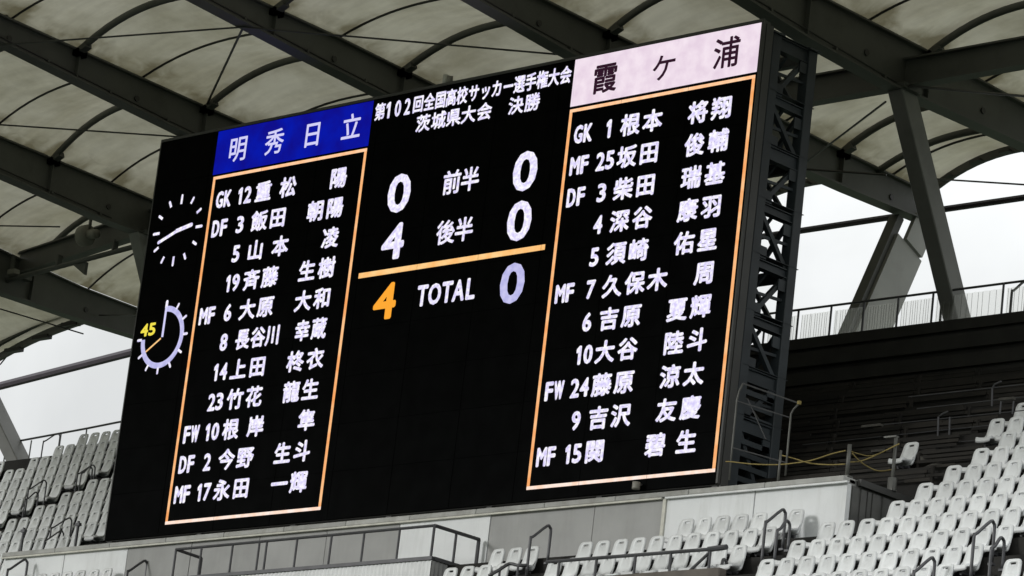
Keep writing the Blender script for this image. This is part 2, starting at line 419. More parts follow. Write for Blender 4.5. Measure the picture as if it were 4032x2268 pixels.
# block right of the platform corner, between two stair aisles
for j in range(-2, 3):
    xs = [14.21+P_*i for i in range(11)]
    rn = ORD[j+3]
    row(j, xs, 'white seat, {n} from the platform stairs, '+rn+' row up, right-hand block', 'seats right of the platform')
for j in range(3, 12):
    x0 = 15.2 if j <= 7 else 14.27
    xs = [x0+P_*i for i in range(9 if j <= 7 else 11)]
    rn = ORD[j+3]
    row(j, xs, 'white seat, {n} from the dark terrace edge, '+rn+' row up, right-hand block', 'seats right of the platform')
for j in range(-2, 4):
    row(j, [20.52+P_*i for i in range(3)], 'white seat, {n} beyond the rightmost stair hoops, '+ORD[j+3]+' row up', 'seats at the right picture edge')
# block in front of the wall
row(3, [9.87+.475*i for i in range(7)], 'white plastic seat, {n} from the grey panel, top row against the white wall', 'seats in front of the platform wall')
row(2, [7.93+P_*i for i in range(11)], 'white seat, {n} from left, middle row between the two stair hoops', 'seats in front of the platform wall')
row(1, [7.92+P_*i for i in range(11)], 'white seat, {n} from left, front row behind the long handrail', 'seats in front of the platform wall')
row(2, [5.47+.49*i for i in range(3)], 'white plastic seat, {n} right of the white corrugated box, against the grey wall', 'seats beside the corrugated box')
row(1, [4.98+.49*i for i in range(4)], 'white plastic seat, {n} beside the end rail of the corrugated box, lower row', 'seats beside the corrugated box')
row(3, [-8.06-.48*i for i in range(7)], 'white plastic seat, {n} from the grey panel, low row before the left white panel', 'seats at the lower left')
row(2, [-8.06-.48*i for i in range(8)], 'white plastic seat, {n} from the right, lowest visible row before the left white panel', 'seats at the lower left')
# blocks left of the board
G = 'seats left of the score board'
for j in range(6, 17):
    i = j-6; rn = ORD[i+1]
    lim = -12.2 if i == 0 else -9.8
    xs = []
    x = -17.15
    while x < lim: xs.append(x); x += .475
    row(j, xs, 'grey-white seat, {n} right of the left stairs, '+rn+' row above the ledge', G)
    if j >= 14 or True:
        xs = [-18.62-.475*k for k in range(10)]
        row(j, xs, 'grey-white seat, {n} left of the left stairs, '+rn+' row above the ledge', G)
    if j < 15:
        xs = [-24.4-.475*k for k in range(8)]
        row(j, xs, 'grey-white seat at left picture edge, {n} from the far stairs, '+rn+' row up', G)
for j in (3, 4, 5):
    row(j, [-12.9-.475*k for k in range(6)], 'grey-white seat, {n} beyond the left end of the ledge, '+ORD[j-2]+' lowest row', G)
seat(12.79, 7, 'single white seat standing alone on the dark terrace behind the rope posts', 'single seats on the dark terrace', tilt=-4, dz=-.03)
#seat(14.0, 7, 'dirty white seat half hidden behind a thin dark post beside the top rows', 'single seats on the dark terrace', tilt=3, dz=.35)
print('SEATS', nseat)

# ---------------------------------------------------------------- score board
BD = thing('scoreboard', (0, .12, -.25), 'huge black electronic football score board listing two teams and the score', 'scoreboard')
X0, X1, ZB, ZT = -9.585, 9.60, -.24, 9.66
b = MB(); b.box(X0, X1, .0, .06, ZB, ZT); b.build('screen', M['screen'], BD)
b = MB(); b.box(X0-.02, X1+.02, .06, .24, ZB-.02, ZT+.05); b.box(X0-.03, X1+.03, -.01, .06, ZT+.003, ZT+.07); b.box(X0-.035, X0-.003, -.01, .06, ZB, ZT); b.box(X1+.003, X1+.05, -.012, .06, ZB, ZT)
b.build('casing', M['frame'], BD)
b = MB()
for k in range(1, 10):
    x = X0+k*(X1-X0)/10; b.box(x-.004, x+.004, -.004, -.0005, ZB, ZT)
for k in range(1, 9):
    z = ZB+k*(ZT-ZB)/9; b.box(X0, X1, -.0035, -.0004, z-.003, z+.003)
b.build('module_seams', mat('seam_black', (.0015, .0015, .0015), .9, spec=.0), BD)

E_white = led('led_white', (1.0, .98, 1.0), 1.03, noise=.3, nscale=11, col2=(.66, .60, .93))
E_lav = led('led_lavender', (.66, .64, .97), .92, noise=.2, nscale=6, col2=(.50, .49, .86))
E_orange = led('led_orange', (1.0, .40, .035), 1.0)
E_yellow = led('led_yellow', (.95, .80, .08), .95)
E_line = led('led_apricot', (1.0, .64, .28), 1.0, noise=.2, nscale=3, col2=(1.0, .50, .16))
E_edgeh = led('led_pale_apricot', (1.0, .64, .40), 1.05, noise=.2, nscale=4, col2=(1.0, .50, .24))
E_edgev = led('led_border_orange', (1.0, .56, .27), 1.0, noise=.2, nscale=3, col2=(.96, .38, .12))
E_edgeb = led('led_pink_white', (1.0, .84, .76), 1.05, noise=.2, nscale=4, col2=(1.0, .68, .52))
E_blue = led('led_blue', (.0015, .009, .42), .95, noise=.3, nscale=1.5, col2=(.004, .004, .27))
E_panel = led('led_panel_white', (.93, .80, .89), .98, noise=.2, nscale=3, col2=(.82, .67, .79))
E_ink = led('led_dark_text', (.028, .008, .02), 1.0)
E_blueinner = led('led_white_soft', (.70, .68, 1.0), .95)

fontc = {}
def glyph(ch, off):
    key = (ch, off)
    if key in fontc: return fontc[key]
    cu = bpy.data.curves.new('g', 'FONT'); cu.body = ch; cu.size = 1.0; cu.offset = off; cu.resolution_u = 3; cu.fill_mode = 'FRONT'
    ob = bpy.data.objects.new('g', cu); COL.objects.link(ob)
    dg = bpy.context.evaluated_depsgraph_get(); dg.update()
    ev = ob.evaluated_get(dg); me = ev.to_mesh()
    vs = [(v.co.x, v.co.y) for v in me.vertices]; fs = [tuple(p.vertices) for p in me.polygons]
    ev.to_mesh_clear(); bpy.data.objects.remove(ob); bpy.data.curves.remove(cu)
    fontc[key] = (vs, fs); return fontc[key]
ref = glyph('国', 0.0)
rx0 = min(v[0] for v in ref[0]); rx1 = max(v[0] for v in ref[0]); ry0 = min(v[1] for v in ref[0]); ry1 = max(v[1] for v in ref[0])
RCX, RCY, RW, RH = (rx0+rx1)/2, (ry0+ry1)/2, rx1-rx0, ry1-ry0
print('glyph ref', rx0, rx1, ry0, ry1)
def put(b, ch, cx, cz, wd, ht, off=.018, y=-.006, fit=False):
    vs, fs = glyph(ch, 0.0)
    if ch == '1': vs, fs = [(.52, 0), (.86, 0), (.86, 1), (.60, 1), (.08, .84), (.08, .66), (.52, .80)], [(0, 1, 2, 3, 4, 5, 6)]
    if not vs: return
    d = off*.78
    if fit:
        x0 = min(v[0] for v in vs); x1 = max(v[0] for v in vs); y0 = min(v[1] for v in vs); y1 = max(v[1] for v in vs)
        mx, my, sw, sh = (x0+x1)/2, (y0+y1)/2, x1-x0, y1-y0
    else: mx, my, sw, sh = RCX, RCY, RW, RH
    n = 8 if off < .03 else 16
    offs = [(0, 0)]+[(d*math.cos(2*math.pi*k/n), d*math.sin(2*math.pi*k/n)) for k in range(n)] if off > 0 else [(0, 0)]
    if off >= .03: offs += [(.5*p, .5*q) for p, q in offs[1::2]]
    for k, (dx, dz) in enumerate(offs):
        b.add([(cx+(x-mx)/sw*(wd-2*d)+dx, y-.0005*k, cz+(z-my)/sh*(ht-2*d)+dz) for x, z in vs], fs)
def char(parent, m, ch, *a, **k):
    q = MB(); put(q, ch, *a, **k)
    return q.build('character', m, parent)
def line(name, parent, at):
    e = bpy.data.objects.new(name, None); COL.objects.link(e); e.parent = parent; q = parent; o_ = Vector((0, 0, 0))
    while q: o_ += q.location; q = q.parent
    e.location = Vector((at[0], 0, at[1]))-o_; return e

def quad(b, x0, x1, z0, z1, y=-.004): b.add([(x0, y, z0), (x1, y, z0), (x1, y, z1), (x0, y, z1)], [(0, 1, 2, 3)])
# headers
b = MB(); quad(b, -7.50, -2.13, 8.55, 9.645, -.006); hb = b.build('header_panel', E_blue, BD); hb['label'] = 'blue team name panel'
for ch, x in zip('明秀日立', (-6.70, -5.41, -4.10, -2.78)): char(hb, E_blueinner, ch, x, 9.09, .58, .60, off=.012, y=-.009)
b = MB(); quad(b, 4.235, 9.575, 8.56, 9.65, -.006); hw = b.build('header_panel', E_panel, BD); hw['label'] = 'pinkish white team name panel'
char(hw, E_ink, '霞', 5.20, 9.07, .66, .66, .022, -.009); char(hw, E_ink, 'ケ', 6.92, 9.05, .62, .60, .012, -.009); char(hw, E_ink, '浦', 8.68, 9.11, .66, .66, .016, -.009)
# borders
def border(x0, x1):
    f = MB(); t = .075
    quad(f, x0, x1, 8.5-t, 8.5); o = f.build('border_line', E_edgeh, BD)
    f = MB(); quad(f, x0, x1, 0, t); f.build('border_line', E_edgeb, BD)
    for xx in (x0, x1-.085):
        f = MB(); quad(f, xx, xx+.085, t, 8.5-t); f.build('border_line', E_edgev, BD)
border(-7.46, -2.15); border(4.24, 9.55)
ZR = [7.885-.7195*k for k in range(11)]
KW, KH = .515, .485
def latin(par_, s, cx, cz, wch=.262, h=.425, off=.027, pitch=.285):
    n = len(s)
    for i, ch in enumerate(s):
        ww = wch*(.54 if ch == '1' else (1.12 if ch in 'MW' else (.9 if ch == 'F' else 1)))
        char(par_, E_white, ch, cx+(i-(n-1)/2)*pitch, cz, ww, h, off, fit=True)
rows_r = [('GK','1',[('根',6.11),('本',6.75),('将',8.04),('翔',8.70)]), ('MF','25',[('坂',6.11),('田',6.75),('俊',8.04),('輔',8.70)]),
 ('DF','3',[('柴',6.11),('田',6.75),('瑞',8.04),('基',8.70)]), ('','4',[('深',6.11),('谷',6.76),('康',8.04),('羽',8.70)]),
 ('','5',[('須',6.11),('崎',6.75),('佑',8.04),('星',8.69)]), ('MF','7',[('久',6.10),('保',6.75),('木',7.39),('周',8.70)]),
 ('','6',[('吉',6.11),('原',6.75),('夏',8.04),('輝',8.69)]), ('','10',[('大',6.10),('谷',6.75),('陸',8.04),('斗',8.69)]),
 ('FW','24',[('藤',6.11),('原',6.75),('涼',8.04),('太',8.69)]), ('','9',[('吉',6.12),('沢',6.76),('友',8.04),('慶',8.70)]),
 ('MF','15',[('関',6.12),('碧',7.83),('生',8.68)])]
rows_l = [('GK','12',[('重',-5.57),('松',-4.71),('陽',-3.0)]), ('DF','3',[('飯',-5.57),('田',-4.93),('朝',-3.64),('陽',-2.99)]),
 ('','5',[('山',-5.57),('本',-4.71),('凌',-3.01)]), ('','19',[('斉',-5.57),('藤',-4.93),('生',-3.66),('樹',-3.0)]),
 ('MF','6',[('大',-5.57),('原',-4.94),('大',-3.66),('和',-3.01)]), ('','8',[('長',-5.60),('谷',-5.06),('川',-4.55),('幸',-3.55),('蔵',-2.99)]),
 ('','14',[('上',-5.60),('田',-4.94),('柊',-3.65),('衣',-2.98)]), ('','23',[('竹',-5.57),('花',-4.92),('龍',-3.65),('生',-3.01)]),
 ('FW','10',[('根',-5.58),('岸',-4.72),('隼',-3.0)]), ('DF','2',[('今',-5.58),('野',-4.94),('生',-3.67),('斗',-3.02)]),
 ('MF','17',[('永',-5.60),('田',-4.94),('一',-3.64),('輝',-3.0)])]
for rows, rx, nx in ((rows_r, 4.73, 5.48), (rows_l, -6.97, -6.25)):
    for k, (role, num, ks) in enumerate(rows):
        pl_ = line('player_line', BD, (nx, ZR[k]))
        if role: latin(pl_, role, rx, ZR[k])
        latin(pl_, num, nx, ZR[k], pitch=.275)
        for ch, x in ks: char(pl_, E_white, ch, x, ZR[k], KW*(.88 if rows is rows_l and k == 5 else 1), KH, off=.026)
# titles
pl_ = line('title_line', BD, (1, 9.33))
for ch, x in zip('第102回全国高校サッカー選手権大会', (-1.87, -1.60, -1.28, -.97, -.62, -.26, .10, .44, .79, 1.16, 1.53, 1.88, 2.24, 2.58, 2.93, 3.28, 3.63, 3.99)):
    if ch in '102': char(pl_, E_white, ch, x, 9.33, (.13 if ch == '1' else .20), .40, .018, fit=True)
    else: char(pl_, E_white, ch, x, 9.33, .315, .40, .018)
pl_ = line('title_line', BD, (1, 8.84))
for ch, x in zip('茨城県大会決勝', (-.38, .12, .60, 1.07, 1.57, 2.55, 3.05)): char(pl_, E_white, ch, x, 8.84, .42, .40, .018)
for ch, x, z, m_ in (('0', -.88, 7.25, E_white), ('0', 3.08, 7.25, E_white), ('4', -.88, 6.11, E_white), ('0', 3.08, 6.11, E_white), ('4', -.90, 4.71, E_orange), ('0', 3.09, 4.69, E_lav)):
    b = MB(); put(b, ch, x, z, .74 if ch == '0' else .72, .93 if ch == '0' else .86, .047, fit=True)
    o = b.build('score_digit', m_, BD)
for s, z in (('前半', 7.28), ('後半', 6.115)):
    pl_ = line('period_text', BD, (1, z))
    for ch, x in zip(s, (.80, 1.38)): char(pl_, E_white, ch, x, z, .52, .54, .020)
pl_ = line('total_text', BD, (1, 4.71))
for ch, x, wd in (('T', .30, .34), ('O', .69, .40), ('T', 1.08, .34), ('A', 1.44, .38), ('L', 1.82, .28)): char(pl_, E_white, ch, x, 4.71, wd, .50, .026, fit=True)
b = MB(); quad(b, -1.885, 3.96, 5.35, 5.475); b.build('total_rule', E_line, BD)
# clocks
def stick(b, cx, cz, ang, r0, r1, wd, y=-.006):
    d = (math.sin(ang), math.cos(ang)); n = (d[1], -d[0])
    pts = []
    for r, s in ((r0, -1), (r0, 1)): pts.append((cx+d[0]*r+n[0]*s*wd/2, y, cz+d[1]*r+n[1]*s*wd/2))
    for k in range(5):
        a = math.pi*k/4
        pts.append((cx+d[0]*(r1-wd/2+math.sin(a)*wd/2)+n[0]*math.cos(a)*wd/2, y, cz+d[1]*(r1-wd/2+math.sin(a)*wd/2)+n[1]*math.cos(a)*wd/2))
    b.add(pts, [tuple(range(len(pts)))])
cf = line('clock', BD, (-8.52, 7.30))
for k in range(12):
    L_ = .25 if k % 3 == 0 else .19
    ck = MB(); stick(ck, -8.52, 7.30, k*math.pi/6, .907-L_, .907, .072); ck.build('tick', E_white, cf)
ck = MB(); stick(ck, -8.53, 7.29, math.atan2(.55, .10), -.05, .56, .105); ck.build('clock_hand', E_white, BD)
ck = MB(); stick(ck, -8.48, 7.30, math.atan2(-.73, -.25), -.1, .77, .085, -.009); ck.build('clock_hand', E_white, BD)
ck = MB(); nseg = 54
for k in range(nseg):
    a0 = k*1.5*math.pi/nseg; a1 = (k+1)*1.5*math.pi/nseg
    q = [(-8.52+r*math.sin(a), -.006, 4.64+r*math.cos(a)) for r, a in ((.63, a0), (.77, a0), (.77, a1), (.63, a1))]
    ck.add(q, [(0, 1, 2, 3)])
ck.build('timer_ring', E_lav, BD)
cf = line('timer', BD, (-8.52, 4.64))
for k in range(1, 10):
    ck = MB(); stick(ck, -8.52, 4.64, k*math.pi/6, .75, .92, .065, -.008); ck.build('tick', E_white, cf)
ck = MB(); stick(ck, -8.52, 4.64, 0, .72, .92, .09, -.009); ck.build('tick', E_white, cf)
ck = MB(); stick(ck, -8.52, 4.64, 0, 0, .76, .075, -.010); ck.build('timer_hand', E_blueinner, BD)
ck = MB(); stick(ck, -8.52, 4.64, math.atan2(-.55, -.32), .05, .63, .045, -.010); ck.build('timer_hand', E_line, BD)
pl_ = line('timer_digits', BD, (-9.1, 4.88)); char(pl_, E_yellow, '4', -9.22, 4.88, .27, .32, .02, fit=True); char(pl_, E_yellow, '5', -8.94, 4.88, .25, .32, .02, fit=True)
# feet of the board
for x in (-9.5, -6.3, -3.1, 0, 3.1, 6.3, 9.5):
    b = MB(); b.box(x-.08, x+.08, .08, .2, -.57, ZB-.02); b.build('foot', M['frame'], BD)
# side casing flashings on the right
b = MB(); b.box(X1+.02, X1+.06, .08, .30, ZB-.3, ZT-.02); b.build('side_flashing', M['frame'], BD)

# steel tower behind the board
TW = thing('support_tower', (9.4, 1.2, -.57), 'dark blue-grey steel lattice tower behind the right edge of the score board', 'tower')
levels = [-.55, 1.2, 2.25, 3.42, 4.65, 5.85, 7.05, 8.2, 9.45]
def post(x, y, nm='post'):
    b = MB(); b.box(x-.13, x+.13, y-.13, y+.13, -.57, 9.60); o = b.build(nm, M['tower'], TW); bevel(o, .012)
for x in (9.38, 8.25, -9.3):
    for y in (.62, 1.80): post(x, y)
for x in (9.38, 8.25):
    for i, z in enumerate(levels[1:]):
        b = MB(); hgt = .26 if i in (0, 1, 5, 7) else .15
        b.box(x-.05, x+.05, .75, 1.67, z-hgt/2, z+hgt/2); b.box(x-.10, x+.10, .75, 1.67, z+hgt/2, z+hgt/2+.02); b.box(x-.10, x+.10, .75, 1.67, z-hgt/2-.02, z-hgt/2); b.build('cross_beam', M['tower'], TW)
    for i in range(len(levels)-1):
        z0, z1 = levels[i]+.1, levels[i+1]-.1
        a, c = ((.75, 1.67) if (i % 2) == (x > 9) else (1.67, .75))
        b = MB(); b.bar((x, a, z0), (x, c, z1), .10, .11, (1, 0, 0)); b.build('diagonal', M['tower'], TW)
for z in (1.2, 4.65, 7.05, 9.45):
    for y in (.62, 1.8):
        b = MB(); b.box(-9.15, 9.24, y-.07, y+.07, z-.12, z+.12); b.build('long_beam', M['tower'], TW)
for i in range(len(levels)-1):
    for k in range(2):
        b = MB()
        xa, xb = (9.25, 8.35) if (i+k) % 2 else (8.35, 9.25)
        b.bar((xa, 1.8-1.18*k, levels[i]), (xb, 1.8-1.18*k, levels[i+1]), .09, .09); b.build('rear_brace', M['tower'], TW)
for z in levels[1:]:
    b = MB(); b.box(9.25, 9.51, .45, 1.98, z+.17, z+.18); b.build('gusset_plate', M['tower'], TW)
for y in (.62, 1.8):
    b = MB(); b.box(9.20, 9.56, y-.18, y+.18, 9.60, 9.64); b.build('cap_plate', M['tower'], TW)
for i in range(len(levels)-1):
    z0, z1 = levels[i], levels[i+1]; zm = (z0+z1)/2
    for x in (9.38, 8.25):
        b = MB(); b.bar((x, .75, zm), (x, 1.67, zm+.05), .05, .06); b.build('thin_brace', M['tower'], TW)
    b = MB(); b.bar((9.3, .70, z0+.1), (8.33, .70, z1-.1), .05, .05); b.build('thin_brace', M['tower'], TW)
    b = MB(); b.bar((8.33, 1.2, z0+.1), (9.3, 1.2, z1-.1), .06, .06); b.build('thin_brace', M['tower'], TW)
    b = MB(); b.box(9.43, 9.47, .72, .98, z0+.12, z0+.38); b.build('gusset_plate', M['tower'], TW)
    b = MB(); b.box(9.43, 9.47, 1.44, 1.70, z1-.40, z1-.16); b.build('gusset_plate', M['tower'], TW)
b = MB(); b.tube([(9.0, 1.0, -.5), (9.0, 1.0, 9.4)], .05, 8); b.build('cable_pipe', M['tower'], TW)
b = MB(); b.tube([(8.8, 1.3, -.5), (8.85, 1.3, 5), (8.8, 1.35, 9.4)], .035, 6); b.build('cable_pipe', M['cable'], TW)
# cladding sheet at the tower's foot
for k in range(10):
    b = MB(); b.box(9.42, 9.47, .76, 1.66, -.50+k*.26, -.50+k*.26+.11); b.build('louvre', M['tower'], TW)

# small things on the board
sp_ = thing('siren_lamp', (.05, .15, 9.74), 'small white lamp standing on the top edge of the score board', 'lamp')
b = MB(); b.tube([(.02, .15, 9.72), (.02, .15, 9.98)], .075, 12); b.build('body', M['pole'], sp_, True)
b = MB(); b.tube([(.17, .12, 9.74), (.19, .12, 9.82), (.20, .10, 9.92)], .07, 10); b.build('head', M['lamp'], sp_, True)
b = MB(); b.box(-.06, .28, .08, .22, 9.71, 9.735); b.build('bracket', M['frame'], sp_)
sp_ = thing('dome_camera', (7.54, -.2, -.24), 'small round grey camera under the lower right edge of the screen', 'camera')
b = MB(); b.tube([(7.54, -.14, -.10), (7.54, -.14, -.16), (7.54, -.14, -.22), (7.54, -.14, -.25)], .085, 12); b.build('housing', M['lamp'], sp_, True)
b = MB(); b.box(7.5, 7.58, -.1, 0.0, -.15, -.11); b.build('arm', M['frame'], sp_)

# ---------------------------------------------------------------- posts, ropes, ladder cage on the platform
def polycurve(pts, n=6):
    out = []
    P = [Vector(p) for p in pts]
    for i in range(len(P)-1):
        p0 = P[max(i-1, 0)]; p1 = P[i]; p2 = P[i+1]; p3 = P[min(i+2, len(P)-1)]
        for k in range(n):
            t = k/n
            out.append(.5*((2*p1)+(p2-p0)*t+(2*p0-5*p1+4*p2-p3)*t*t+(3*p1-p0-3*p2+p3)*t**3))
    out.append(P[-1]); return out
def simplepost(name, x, y, z0, z1, r, label, m_='railpale', group='rope posts on the platform'):
    t = thing(name, (x, y, z0), label, 'post', group)
    b = MB(); b.tube([(x, y, z0), (x, y, z1)], r, 8); b.build('pole', M[m_], t, True)
    b = MB(); b.box(x-r*2, x+r*2, y-r*2, y+r*2, z0, z0+.03); b.build('base', M[m_], t)
    return t
pA = atY(2688+1253/1.9167, 1512+460/1.9167, -.62)
simplepost('rope_post', 13.55, -.62, -.56, .10, .042, 'grey rope post on the front right corner of the platform')
simplepost('rope_post', 11.80, -.62, -.56, .12, .026, 'thin grey rope post on the ledge between corner and ladder cage')
t = simplepost('rope_post', 13.72, .55, -.56, .52, .036, 'grey rope post with flared foot on the side edge of the platform')
b = MB(); b.tube([(13.72, .55, -.56), (13.72, .55, -.45), (13.72, .55, -.30)], .09, 8); b.build('flared_foot', M['railpale'], t)
b = MB(); b.box(13.45, 13.75, .5, .6, .52, .55); b.build('head_plate', M['railpale'], t)
cg = thing('ladder_cage', (11, -.45, -.57), 'tall thin grey hooped guard frame beside the lower right of the score board', 'guard frame')
def y8(x, y, Y): return atY(2800+x/1.8117, 1100+y/1.8117, Y)
a = [y8(130, 1430, -.4), y8(150, 1200, -.4), y8(185, 860, -.4), y8(200, 800, -.4), y8(228, 742, -.4)]
b = MB(); b.tube(a, .020, 8); b.build('upright', M['railpale'], cg, True)
c = [y8(530, 1400, -.4), y8(548, 1180, -.4), y8(570, 960, -.4), y8(590, 925, -.4), y8(628, 885, -.4)]
b = MB(); b.tube(c, .020, 8); b.build('upright', M['railpale'], cg, True)
b = MB(); b.tube([a[-1], c[-1]], .018, 6); b.build('crossbar', M['rail'], cg)
for (p, q) in (((175, 865), (560, 985)), ((150, 1200), (545, 1310))):
    b = MB(); b.tube([y8(*p, -.4), y8(*q, -.4)], .014, 6); b.build('crossbar', M['rail'], cg)
b = MB(); b.tube([y8(260, 850, -.4), y8(390, 1140, -.4)], .01, 6); b.build('stay', M['rail'], cg)
b = MB(); p = c[-1]; b.box(p.x-.03, p.x+.03, p.y-.03, p.y+.03, p.z-.02, p.z+.05); b.build('cap', M['rope'], cg)
def rope(pts, label, r=.013):
    b = MB(); b.tube(polycurve(pts), r, 6); o = b.build('rope', M['rope'], None, True); tag(o, label, 'rope', 'yellow ropes')
z6 = lambda x, y, Y: atY(3180+x/3.0188, 1500+y/3.0188, Y)
rope([y8(105, 1300, -.62), y8(150, 1302, -.62), y8(300, 1318, -.62), y8(470, 1322, -.62), y8(600, 1310, -.62), y8(720, 1290, -.62), y8(860, 1245, -.62), y8(960, 1222, -.62)], 'yellow rope sagging from the board edge to the corner rope post')
rope([y8(505, 1255, -.3), y8(600, 1280, -.4), y8(700, 1310, -.5), y8(830, 1322, -.55), y8(960, 1318, -.62)], 'thin yellow rope hanging low across the first one')
rope([z6(505, 965, -.60), z6(640, 950, -.2), z6(820, 880, .2), z6(960, 810, .4), z6(1090, 745, .55)], 'yellow rope rising from the corner post to the flared post')
rope([z6(530, 860, -.60), z6(600, 935, -.4), z6(700, 1010, 0), z6(850, 1070, .3), z6(1040, 1045, .9)], 'yellow rope drooping deeply towards the single seat')
rope([z6(520, 840, -.60), z6(620, 870, -.3), z6(720, 890, 0), z6(830, 870, .2), z6(1090, 750, .55)], 'short yellow rope crossing the other two near the corner post', .010)

# ---------------------------------------------------------------- hoops and handrails
def hoop(x, y, z0, label, h=.92, ln=.55, group='hoop handrails on the stairs', m_='rail', r=.030):
    t = thing('hoop_handrail', (x, y, z0), label, 'handrail', group)
    s = DZ/DY*ln
    pts = [(x, y, z0), (x, y, z0+h-.1), (x, y+.03, z0+h-.03), (x, y+.10, z0+h+.02), (x, y+ln-.12, z0+h+s*.8), (x, y+ln-.03, z0+h+s*.8-.02), (x, y+ln, z0+h+s-.18), (x, y+ln, z0+s+.1)]
    b = MB(); b.tube(polycurve(pts, 3), r, 8); b.build('bent_tube', M[m_], t, True)
    for yy_, zz_ in ((y, z0), (y+ln, z0+s+.1)):
        b = MB(); b.box(x-.05, x+.05, yy_-.05, yy_+.05, zz_-.02, zz_+.02); b.build('foot_plate', M[m_], t)
def S_(x0, y0, s): return lambda x, y: (x0+x/s, y0+y/s)
q17 = S_(1700, 1850, 3.466); q24 = S_(2440, 1850, 3.466); z4 = S_(2688, 1512, 1.9167); zz = S_(0, 1850, 3.466); zt = S_(0, 1600, 5.152); z5 = S_(2688, 756, 1.9167)
def hoop_at(px, x, label, h=.92, **k):       # px: pixel of the hoop's front shoulder
    p = atX(px[0], px[1], x); hoop(x, p.y, p.z-h+.05, label, h=h, **k)
hoop_at(q17(1350, 930), 7.15, 'dark hoop handrail on the stairs between the corrugated box and the middle seats')
hoop_at(q24(1990, 720), 13.45, 'dark hoop handrail on the stairs at the right end of the white wall')
hoop_at(q24(2150, 830), 13.75, 'smaller dark hoop handrail just right of the white wall stairs', h=.7, ln=.35)
hoop_at(z4(2200, 1140), 19.78, 'dark hoop handrail on the right-hand stairs near the bottom right')
hoop_at(z4(2330, 1240), 20.05, 'second lower hoop handrail on the right-hand stairs', h=.7, ln=.35)
hoop_at(z4(1745, 1420), 19.0, 'dark hoop handrail cut by the bottom edge, lower right seats')
hoop_at(zz(105, 1370), -11.2, 'dark hoop handrail in front of the left white wall panel')
hoop_at(zz(1740, 1390), -7.0, 'dark hoop handrail in front of the left grey wall panel')
hoop_at(z4(265, 1385), 12.6, 'small hoop handrail beside the end of the long handrail', h=.6, ln=.25)
hoop_at(zz(390, 270), -17.9, 'hoop handrail on the left stairs, fourth row up', r=.020)
hoop_at(zz(345, 410), -17.9, 'hoop handrail on the left stairs, third row up', r=.020, ln=.4)
hoop_at(zz(1060, 60), -17.9, 'hoop handrail high on the left stairs', r=.020)
hoop_at(zz(1110, 50), -17.7, 'second hoop handrail high on the left stairs beside the first', r=.020, ln=.35)
hoop_at(zz(610, 970), -13.0, 'hoop handrail just above the ledge left of the board', r=.020, h=.6)
hoop_at(zz(700, 800), -13.6, 'hoop handrail among the lowest rows left of the board', r=.020, ln=.6)
hoop_at(zt(880, 720), -23.6, 'hoop handrail against the sky on the left rim', r=.020)
hoop_at(z5(1955, 830), 8.0, 'hoop handrail against the sky right beside the big leg', h=1.0, ln=.3)
hoop_at(z5(2485, 750), 10.3, 'hoop handrail against the sky near the right picture edge', h=1.0, ln=.5)
# dark posts among the lower left seats
for px, lb in ((zz(1075, 700), 'short dark post with cap among the lowest seats left of the board'), (zz(330, 790), 'short dark post at the lowest left rows')):
    p = atY(px[0], px[1], 1.0)
    t = thing('bollard_post', (p.x, p.y, p.z-1.3), lb, 'post', 'short posts on the left')
    b = MB(); b.tube([(p.x, p.y, p.z-1.3), (p.x, p.y, p.z)], .035, 8); b.build('pole', M['rail'], t)
    b = MB(); b.box(p.x-.08, p.x+.08, p.y-.04, p.y+.04, p.z-.12, p.z-.05); b.build('cap', M['rail'], t)

# long handrail on the tunnel edge in front of the middle seats
lr = thing('long_handrail', (10.3, -3.2, -2.9), 'long horizontal handrail in front of the middle seats', 'handrail')
xa, xb, zr, zf = 8.25, 12.80, -2.50, -2.88
b = MB(); b.tube([(xa, -3.2, zr), (xb, -3.2, zr)], .036, 8); b.build('top_rail', M['rail'], lr)
for x in [8.6, 9.6, 10.63, 11.55, 12.55]:
    b = MB(); b.tube([(x, -3.2, zr), (x, -3.2, zf-.4)], .028, 8); b.build('post', M['rail'], lr)
b = MB(); b.tube([(12.55, -3.2, zr-.05), (11.5, -3.35, -3.45)], .03, 8); b.build('brace', M['rail'], lr)
b = MB(); b.tube([(12.5, -3.2, zr), (12.95, -3.2, zr+.02)], .055, 8); b.build('end_cap', M['rail'], lr)
sl = MB(); sl.box(8.1, 12.95, -3.34, -3.12, -3.8, -2.90); o = sl.build('tunnel_slab', mat('tunnel_slab_concrete', (.12, .105, .09), .85, var=.25, vscale=2, dirt=.5, dcol=(.05, .045, .04, 1)), None); tag(o, 'brownish concrete slab over the tunnel exit below the long handrail', 'slab'); bevel(o, .02)
sr = thing('stair_handrail', (6.5, -3, -3), 'bent handrail running down the stairs right of the corrugated box', 'handrail')
b = MB(); b.tube(polycurve([atY(*q17(780, 1445), -3.3), atY(*q17(930, 1360), -3.1), atY(*q17(1060, 1282), -2.9), atY(*q17(1180, 1305), -2.9), atY(*q17(1300, 1300), -2.8)], 3), .035, 8); b.build('top_rail', M['rail'], sr, True)
for px in ((930, 1365), (1180, 1310)):
    p = atY(*q17(*px), -3.0); b = MB(); b.tube([p, (p.x, p.y, p.z-.8)], .025, 6); b.build('post', M['rail'], sr)

